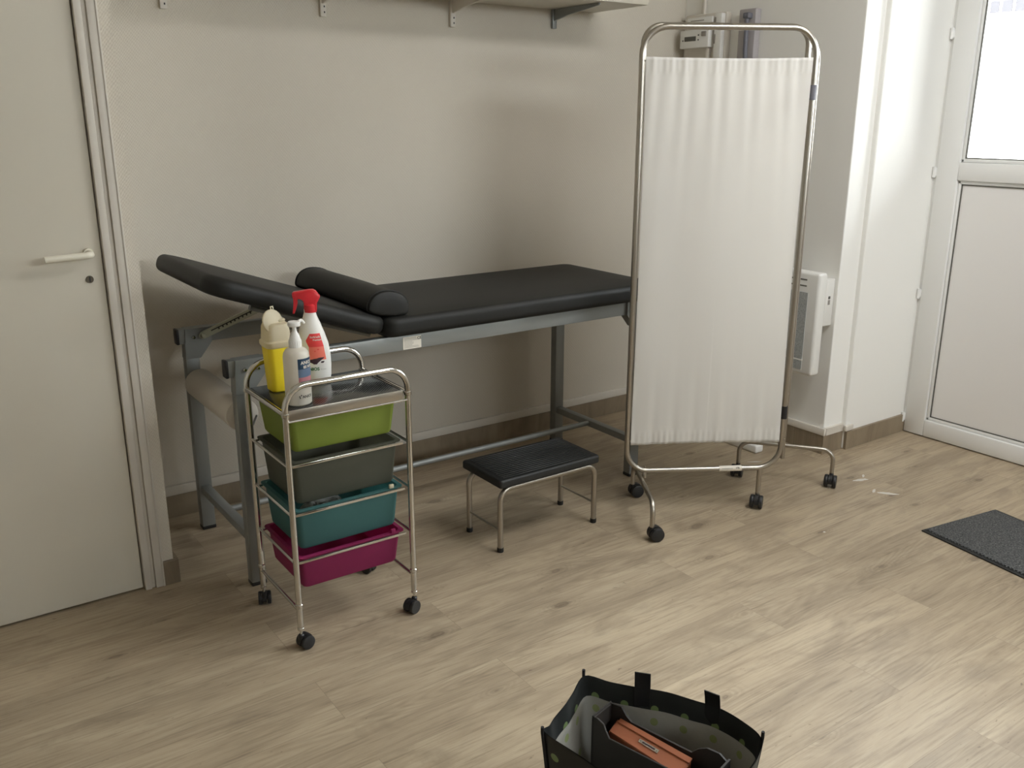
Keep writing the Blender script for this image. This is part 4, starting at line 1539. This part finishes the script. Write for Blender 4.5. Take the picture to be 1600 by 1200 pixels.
ic = thing('wall_phone', 'grey wall phone with blue-grey handset beside the electrical panel', 'phone', (XR, 2.84, 1.55))
bm = bmesh.new()
box(bm, (3.243, 2.800, 1.60), (XR - 0.001, 2.893, 1.868), 0.006)
wp('base', bm, 'phone_grey', ic)
bm = bmesh.new()
tube(bm, fillet([(3.222, 2.818, 1.600), (3.220, 2.826, 1.70), (3.228, 2.834, 1.845)], 0.05), 0.010, 12)
box(bm, (3.214, 2.816, 1.826), (3.246, 2.848, 1.850), 0.006)
box(bm, (3.205, 2.808, 1.595), (3.246, 2.838, 1.625), 0.006)
wp('handset', bm, 'navy', ic)

# ------------------------------------------------------------------ door mat
mm = mat('mat_pile', (62, 63, 64), 0.95, spec=0.1)
nt = mm.node_tree
tc = nt.nodes.new('ShaderNodeTexCoord')
nz_ = nt.nodes.new('ShaderNodeTexNoise')
nz_.inputs['Scale'].default_value = 190
nz_.inputs['Detail'].default_value = 3
nt.links.new(tc.outputs['Object'], nz_.inputs['Vector'])
nt.links.new(ramp(nt, nz_.outputs['Fac'], [(0.35, lin((66, 67, 68))), (0.6, lin((98, 99, 99))), (0.75, lin((132, 132, 131)))]), bsdf(mm).inputs['Base Color'])
bp = nt.nodes.new('ShaderNodeBump')
bp.inputs['Strength'].default_value = 0.8
bp.inputs['Distance'].default_value = 0.004
nt.links.new(nz_.outputs['Fac'], bp.inputs['Height'])
nt.links.new(bp.outputs['Normal'], bsdf(mm).inputs['Normal'])
ma = thing('door_mat', 'charcoal grey ribbed door mat on the oak floor before the glazed door', 'mat', (2.910, 1.585, 0), math.radians(-8.4))
bm = bmesh.new()
box(bm, (0.0, -0.62, 0.0), (0.40, 0.0, 0.005), 0.002)
obj('border', bm, 'black_rubber', ma)
bm = bmesh.new()
box(bm, (0.018, -0.60, 0.004), (0.382, -0.006, 0.0095), 0.002)
for k in range(46):
    y = -0.597 + k * 0.0130
    box(bm, (0.012, y, 0.004), (0.022, y + 0.006, 0.0090), 0.0015, 1)
obj('pile', bm, mm, ma)

# ------------------------------------------------------------------ tote bag with a bag organiser and a wallet in it
bagm = bpy.data.materials.new('dotted_bag_cloth')
bagm.use_nodes = True
nt = bagm.node_tree
b = bsdf(bagm)
b.inputs['Roughness'].default_value = 0.55
uv = nt.nodes.new('ShaderNodeUVMap')
sp_ = nt.nodes.new('ShaderNodeSeparateXYZ')
nt.links.new(uv.outputs[0], sp_.inputs[0])
def dotmask(pu, pv, r, ou, ov):
    fu = mnode(nt, 'SUBTRACT', mnode(nt, 'FRACT', mnode(nt, 'ADD', mnode(nt, 'DIVIDE', sp_.outputs[0], pu), ou)), 0.5)
    fv = mnode(nt, 'SUBTRACT', mnode(nt, 'FRACT', mnode(nt, 'ADD', mnode(nt, 'DIVIDE', sp_.outputs[1], pv), ov)), 0.5)
    fu = mnode(nt, 'MULTIPLY', fu, pu)
    fv = mnode(nt, 'MULTIPLY', fv, pv)
    d_ = mnode(nt, 'SQRT', mnode(nt, 'ADD', mnode(nt, 'MULTIPLY', fu, fu), mnode(nt, 'MULTIPLY', fv, fv)))
    return mnode(nt, 'LESS_THAN', d_, r)
dm = dotmask(0.062, 0.07, 0.0082, 0.0, 0.08)
mx1 = nt.nodes.new('ShaderNodeMix')
mx1.data_type = 'RGBA'
mx1.inputs[6].default_value = lin((30, 33, 32))
mx1.inputs[7].default_value = lin((112, 132, 84))
nt.links.new(dm, mx1.inputs[0])
nt.links.new(mx1.outputs[2], b.inputs['Base Color'])
linm = mat('bag_lining', (146, 144, 134), 0.5, spec=0.4, bump=(14, 0.5, 0.01))
nt2 = linm.node_tree
uv2 = nt2.nodes.new('ShaderNodeUVMap')
s2 = nt2.nodes.new('ShaderNodeSeparateXYZ')
nt2.links.new(uv2.outputs[0], s2.inputs[0])
nt, sp_ = nt2, s2
dm2 = dotmask(0.062, 0.07, 0.0082, 0.0, 0.45)
mx2 = nt.nodes.new('ShaderNodeMix')
mx2.data_type = 'RGBA'
mx2.inputs[6].default_value = lin((168, 166, 158))
mx2.inputs[7].default_value = lin((146, 156, 108))
nt.links.new(dm2, mx2.inputs[0])
nt.links.new(mx2.outputs[2], bsdf(linm).inputs['Base Color'])

bag = thing('tote_bag', 'dark open tote bag with green polka dots standing on the floor at the bottom', 'bag', (1.02, 0.98, 0))
RIM = 0.35
rim = [(0.856, 1.112), (0.880, 1.127), (0.906, 1.146), (0.940, 1.158), (0.978, 1.182), (1.026, 1.203),
       (1.056, 1.160), (1.087, 1.118), (1.122, 1.070), (1.150, 1.020), (1.170, 0.980), (1.180, 0.930), (1.163, 0.874),
       (1.130, 0.850), (1.085, 0.835), (1.040, 0.820), (0.995, 0.800), (0.968, 0.850), (0.940, 0.910), (0.915, 0.975), (0.884, 1.045)]
dzr = [0.0, -0.004, -0.010, -0.004, -0.008, 0.002, 0, 0.0, 0.002, 0, 0.0, -0.004, 0.004, -0.004, -0.008, -0.004, 0.004, -0.030, -0.055, -0.045, -0.020]
def smoothloop(P, n=5):
    out = []
    N_ = len(P)
    for i in range(N_):
        p0, p1, p2, p3 = (Vector(P[(i + k) % N_]) for k in (-1, 0, 1, 2))
        for j in range(n):
            t = j / n
            out.append(0.5 * ((2 * p1) + (p2 - p0) * t + (2 * p0 - 5 * p1 + 4 * p2 - p3) * t * t + (3 * p1 - p0 - 3 * p2 + p3) * t ** 3))
    return out
loop = smoothloop([(x, y, d_) for (x, y), d_ in zip(rim, dzr)])
bc = Vector((1.02, 1.0, 0))
def bag_pt(i, z, off=0.0):
    p = loop[i % len(loop)]
    t = z / RIM
    k = 0.80 + 0.20 * t
    wob = 0.003 * math.sin(i * 0.9 + z * 40) * (1 - t)
    q = Vector((bc.x + (p.x - bc.x) * k, bc.y + (p.y - bc.y) * k, 0))
    dr_ = (q - bc).normalized()
    q -= dr_ * (off + wob)
    q.z = max(0.001, z + p.z * t)
    return q
def bag_wall(name, z0, z1, off, m, nz=8, floor_=False, par=bag):
    bm = bmesh.new()
    uvl = bm.loops.layers.uv.new('UVMap')
    N_ = len(loop)
    acc = [0.0]
    for i in range(N_):
        acc.append(acc[-1] + (loop[(i + 1) % N_].xy - loop[i].xy).length)
    g = [[bm.verts.new(bag_pt(i, z0 + (z1 - z0) * j / nz, off)) for i in range(N_)] for j in range(nz + 1)]
    for j in range(nz):
        for i in range(N_):
            f = bm.faces.new((g[j][i], g[j][(i + 1) % N_], g[j + 1][(i + 1) % N_], g[j + 1][i]))
            for lp, (a_, zz) in zip(f.loops, ((acc[i], j), (acc[i + 1], j), (acc[i + 1], j + 1), (acc[i], j + 1))):
                lp[uvl].uv = (a_, z0 + (z1 - z0) * zz / nz)
    if floor_:
        bm.faces.new(g[0])
    return wp(name, bm, m, par)
ow = bag_wall('outer_cloth', 0.0, RIM, 0.0, bagm, 10, True)
bag_wall('lining', 0.012, RIM - 0.042, 0.003, linm, 8, True)
bag_wall('rim_band', RIM - 0.045, RIM + 0.0005, 0.0022, bagm, 3)
# piping at the four corners
for (i0, zt) in ((0, 0.012), (5 * 5, 0.012), (12 * 5, 0.012), (16 * 5, 0.008)):
    bm = bmesh.new()
    pts = [bag_pt(i0, RIM * k / 8, -0.003) for k in range(9)]
    pts.append(pts[-1] + Vector((0, 0, zt)))
    tube(bm, pts, 0.0032, 8)
    wp('edge_binding', bm, 'strap', bag)
# handle stubs on the far rim
def strap(i0, h, w_, lean):
    p = bag_pt(i0, RIM, 0.004)
    q = bag_pt(i0 + 1, RIM, 0.004)
    dd = (q - p).normalized()
    bm = bmesh.new()
    rg = []
    for (z, ln) in ((-0.045, 0.0), (0.0, 0.0), (h * 0.6, lean * 0.5), (h, lean)):
        c0 = p + Vector((0, 0, z)) + Vector((-dd.y, dd.x, 0)) * ln
        nn_ = Vector((-dd.y, dd.x, 0)) * 0.0012
        rg.append([c0 - dd * w_ - nn_, c0 + dd * w_ - nn_, c0 + dd * w_ + nn_, c0 - dd * w_ + nn_])
    loft(bm, rg)
    return wp('handle', bm, 'strap', bag, smooth=False)
strap(7 * 5 + 1, 0.040, 0.0155, -0.006)
strap(9 * 5 + 4, 0.036, 0.0150, -0.010)

# organiser
og = thing('bag_organiser', 'charcoal open-topped bag organiser standing inside the tote bag', 'organiser', (1.02, 0.99, 0.016))
d_ = Vector((0.254, -0.967, 0)).normalized()
n_ = Vector((d_.y, -d_.x, 0))      # towards the camera side
o0 = Vector((0.974, 1.117, 0))
def O(u, v, z):
    p = o0 + d_ * u - n_ * v
    return Vector((p.x, p.y, z))
def panel(name, tops, v0, v1, zb, m, par):
    """upright panel along d_: tops = [(u, z)]"""
    bm = bmesh.new()
    f = [[bm.verts.new(O(u, v, zb)) for u, z in tops] for v in (v0, v1)]
    t = [[bm.verts.new(O(u, v, z)) for u, z in tops] for v in (v0, v1)]
    for k in range(len(tops) - 1):
        for s in (0, 1):
            bm.faces.new((f[s][k], f[s][k + 1], t[s][k + 1], t[s][k]))
        bm.faces.new((t[0][k], t[0][k + 1], t[1][k + 1], t[1][k]))
        bm.faces.new((f[0][k], f[0][k + 1], f[1][k + 1], f[1][k]))
    for k in (0, -1):
        bm.faces.new((f[0][k], f[1][k], t[1][k], t[0][k]))
    return wp(name, bm, m, par, smooth=False)
OL, OW = 0.255, 0.064
panel('near_panel', [(0, 0.329), (0.012, 0.331), (0.026, 0.325), (0.032, 0.312), (0.040, 0.300), (OL - 0.03, 0.300), (OL - 0.02, 0.31), (OL, 0.326)], 0.0, 0.004, 0.016, 'felt', og)
panel('far_panel', [(0, 0.328), (0.026, 0.331), (0.038, 0.316), (0.05, 0.308), (OL - 0.075, 0.306), (OL - 0.062, 0.320), (OL - 0.045, 0.330), (OL - 0.02, 0.331), (OL, 0.318)], OW - 0.004, OW, 0.016, 'felt', og)
bm = bmesh.new()
for u0, u1 in ((0.0, 0.004), (OL - 0.004, OL)):
    f = [O(u0, 0, 0.016), O(u1, 0, 0.016), O(u1, OW, 0.016), O(u0, OW, 0.016)]
    t = [O(u0, 0, 0.328), O(u1, 0, 0.328), O(u1, OW, 0.327), O(u0, OW, 0.327)]
    loft(bm, [f, t])
loft(bm, [[O(0, 0, 0.016), O(OL, 0, 0.016), O(OL, OW, 0.016), O(0, OW, 0.016)], [O(0, 0, 0.022), O(OL, 0, 0.022), O(OL, OW, 0.022), O(0, OW, 0.022)]])
wp('end_panels', bm, 'felt', og, smooth=False)
bm = bmesh.new()
tube(bm, [O(0.0, OW, 0.329), O(0.0, 0.002, 0.330), O(0.012, 0.0, 0.332), O(0.026, 0.0, 0.326), O(0.032, 0.0, 0.313), O(0.040, 0.0, 0.301), O(OL - 0.03, 0.0, 0.301)], 0.0014, 6)
wp('piping', bm, 'felt', og)

# cognac wallet standing slantwise in the organiser
wa = thing('wallet', 'cognac brown leather wallet with small metal plate inside the bag organiser', 'wallet', tuple(O(0.125, 0.04, 0.14)))
WA, WB, WC, WD = [Vector(p) for p in ((1.006, 1.104, 0.293), (1.026, 0.936, 0.293), (1.036, 1.113, 0.302), (1.066, 0.947, 0.302))]
def Wp(u, s, e):    # u along, s up the slanted face, e thickness outwards
    fu, fs = u / 0.165, s / 0.060
    return (WA * (1 - fu) + WB * fu) * (1 - fs) + (WC * (1 - fu) + WD * fu) * fs + Vector((0, 0, e))
bm = bmesh.new()
Lw, Ww = 0.165, 0.060
rg = []
for (ins, e) in ((0.003, -0.020), (0.0, -0.018), (0.0, -0.002), (0.002, 0.0)):
    rg.append([Wp(u, s, e) for u, s in ((ins, ins), (Lw - ins, ins), (Lw - ins, Ww - ins), (ins, Ww - ins))])
loft(bm, rg)
wb = wp('body', bm, 'leather', wa, smooth=False)
bm = bmesh.new()
rg = [[Wp(u, s, e) for u, s in ((0.006, 0.046), (Lw + 0.001, 0.046), (Lw + 0.001, Ww + 0.003), (0.006, Ww + 0.003))] for e in (0.0, 0.003)]
loft(bm, rg)
wp('flap', bm, 'leather', wb, smooth=False)
bm = bmesh.new()
def plate(bm, u0, u1, s0, s1, e0, e1):
    loft(bm, [[Wp(u, s, e) for u, s in ((u0, s0), (u1, s0), (u1, s1), (u0, s1))] for e in (e0, e1)])
plate(bm, 0.062, 0.106, 0.023, 0.035, 0.0, 0.0016)
pm = wp('metal_plate', bm, 'chrome', wa, smooth=False)
bm = bmesh.new()
plate(bm, 0.070, 0.098, 0.0268, 0.0312, 0.0014, 0.0019)
wp('plate_lettering', bm, 'lab_dark', pm, smooth=False)
for u in (0.0655, 0.1025):
    bm = bmesh.new()
    c0 = Wp(u, 0.029, 0.0016)
    lathe(bm, [(0.0, 0.0), (0.0013, 0.0), (0.0010, 0.0008), (0.0, 0.001)], c0, 'Z', 10)
    wp('rivet', bm, 'chrome', pm)
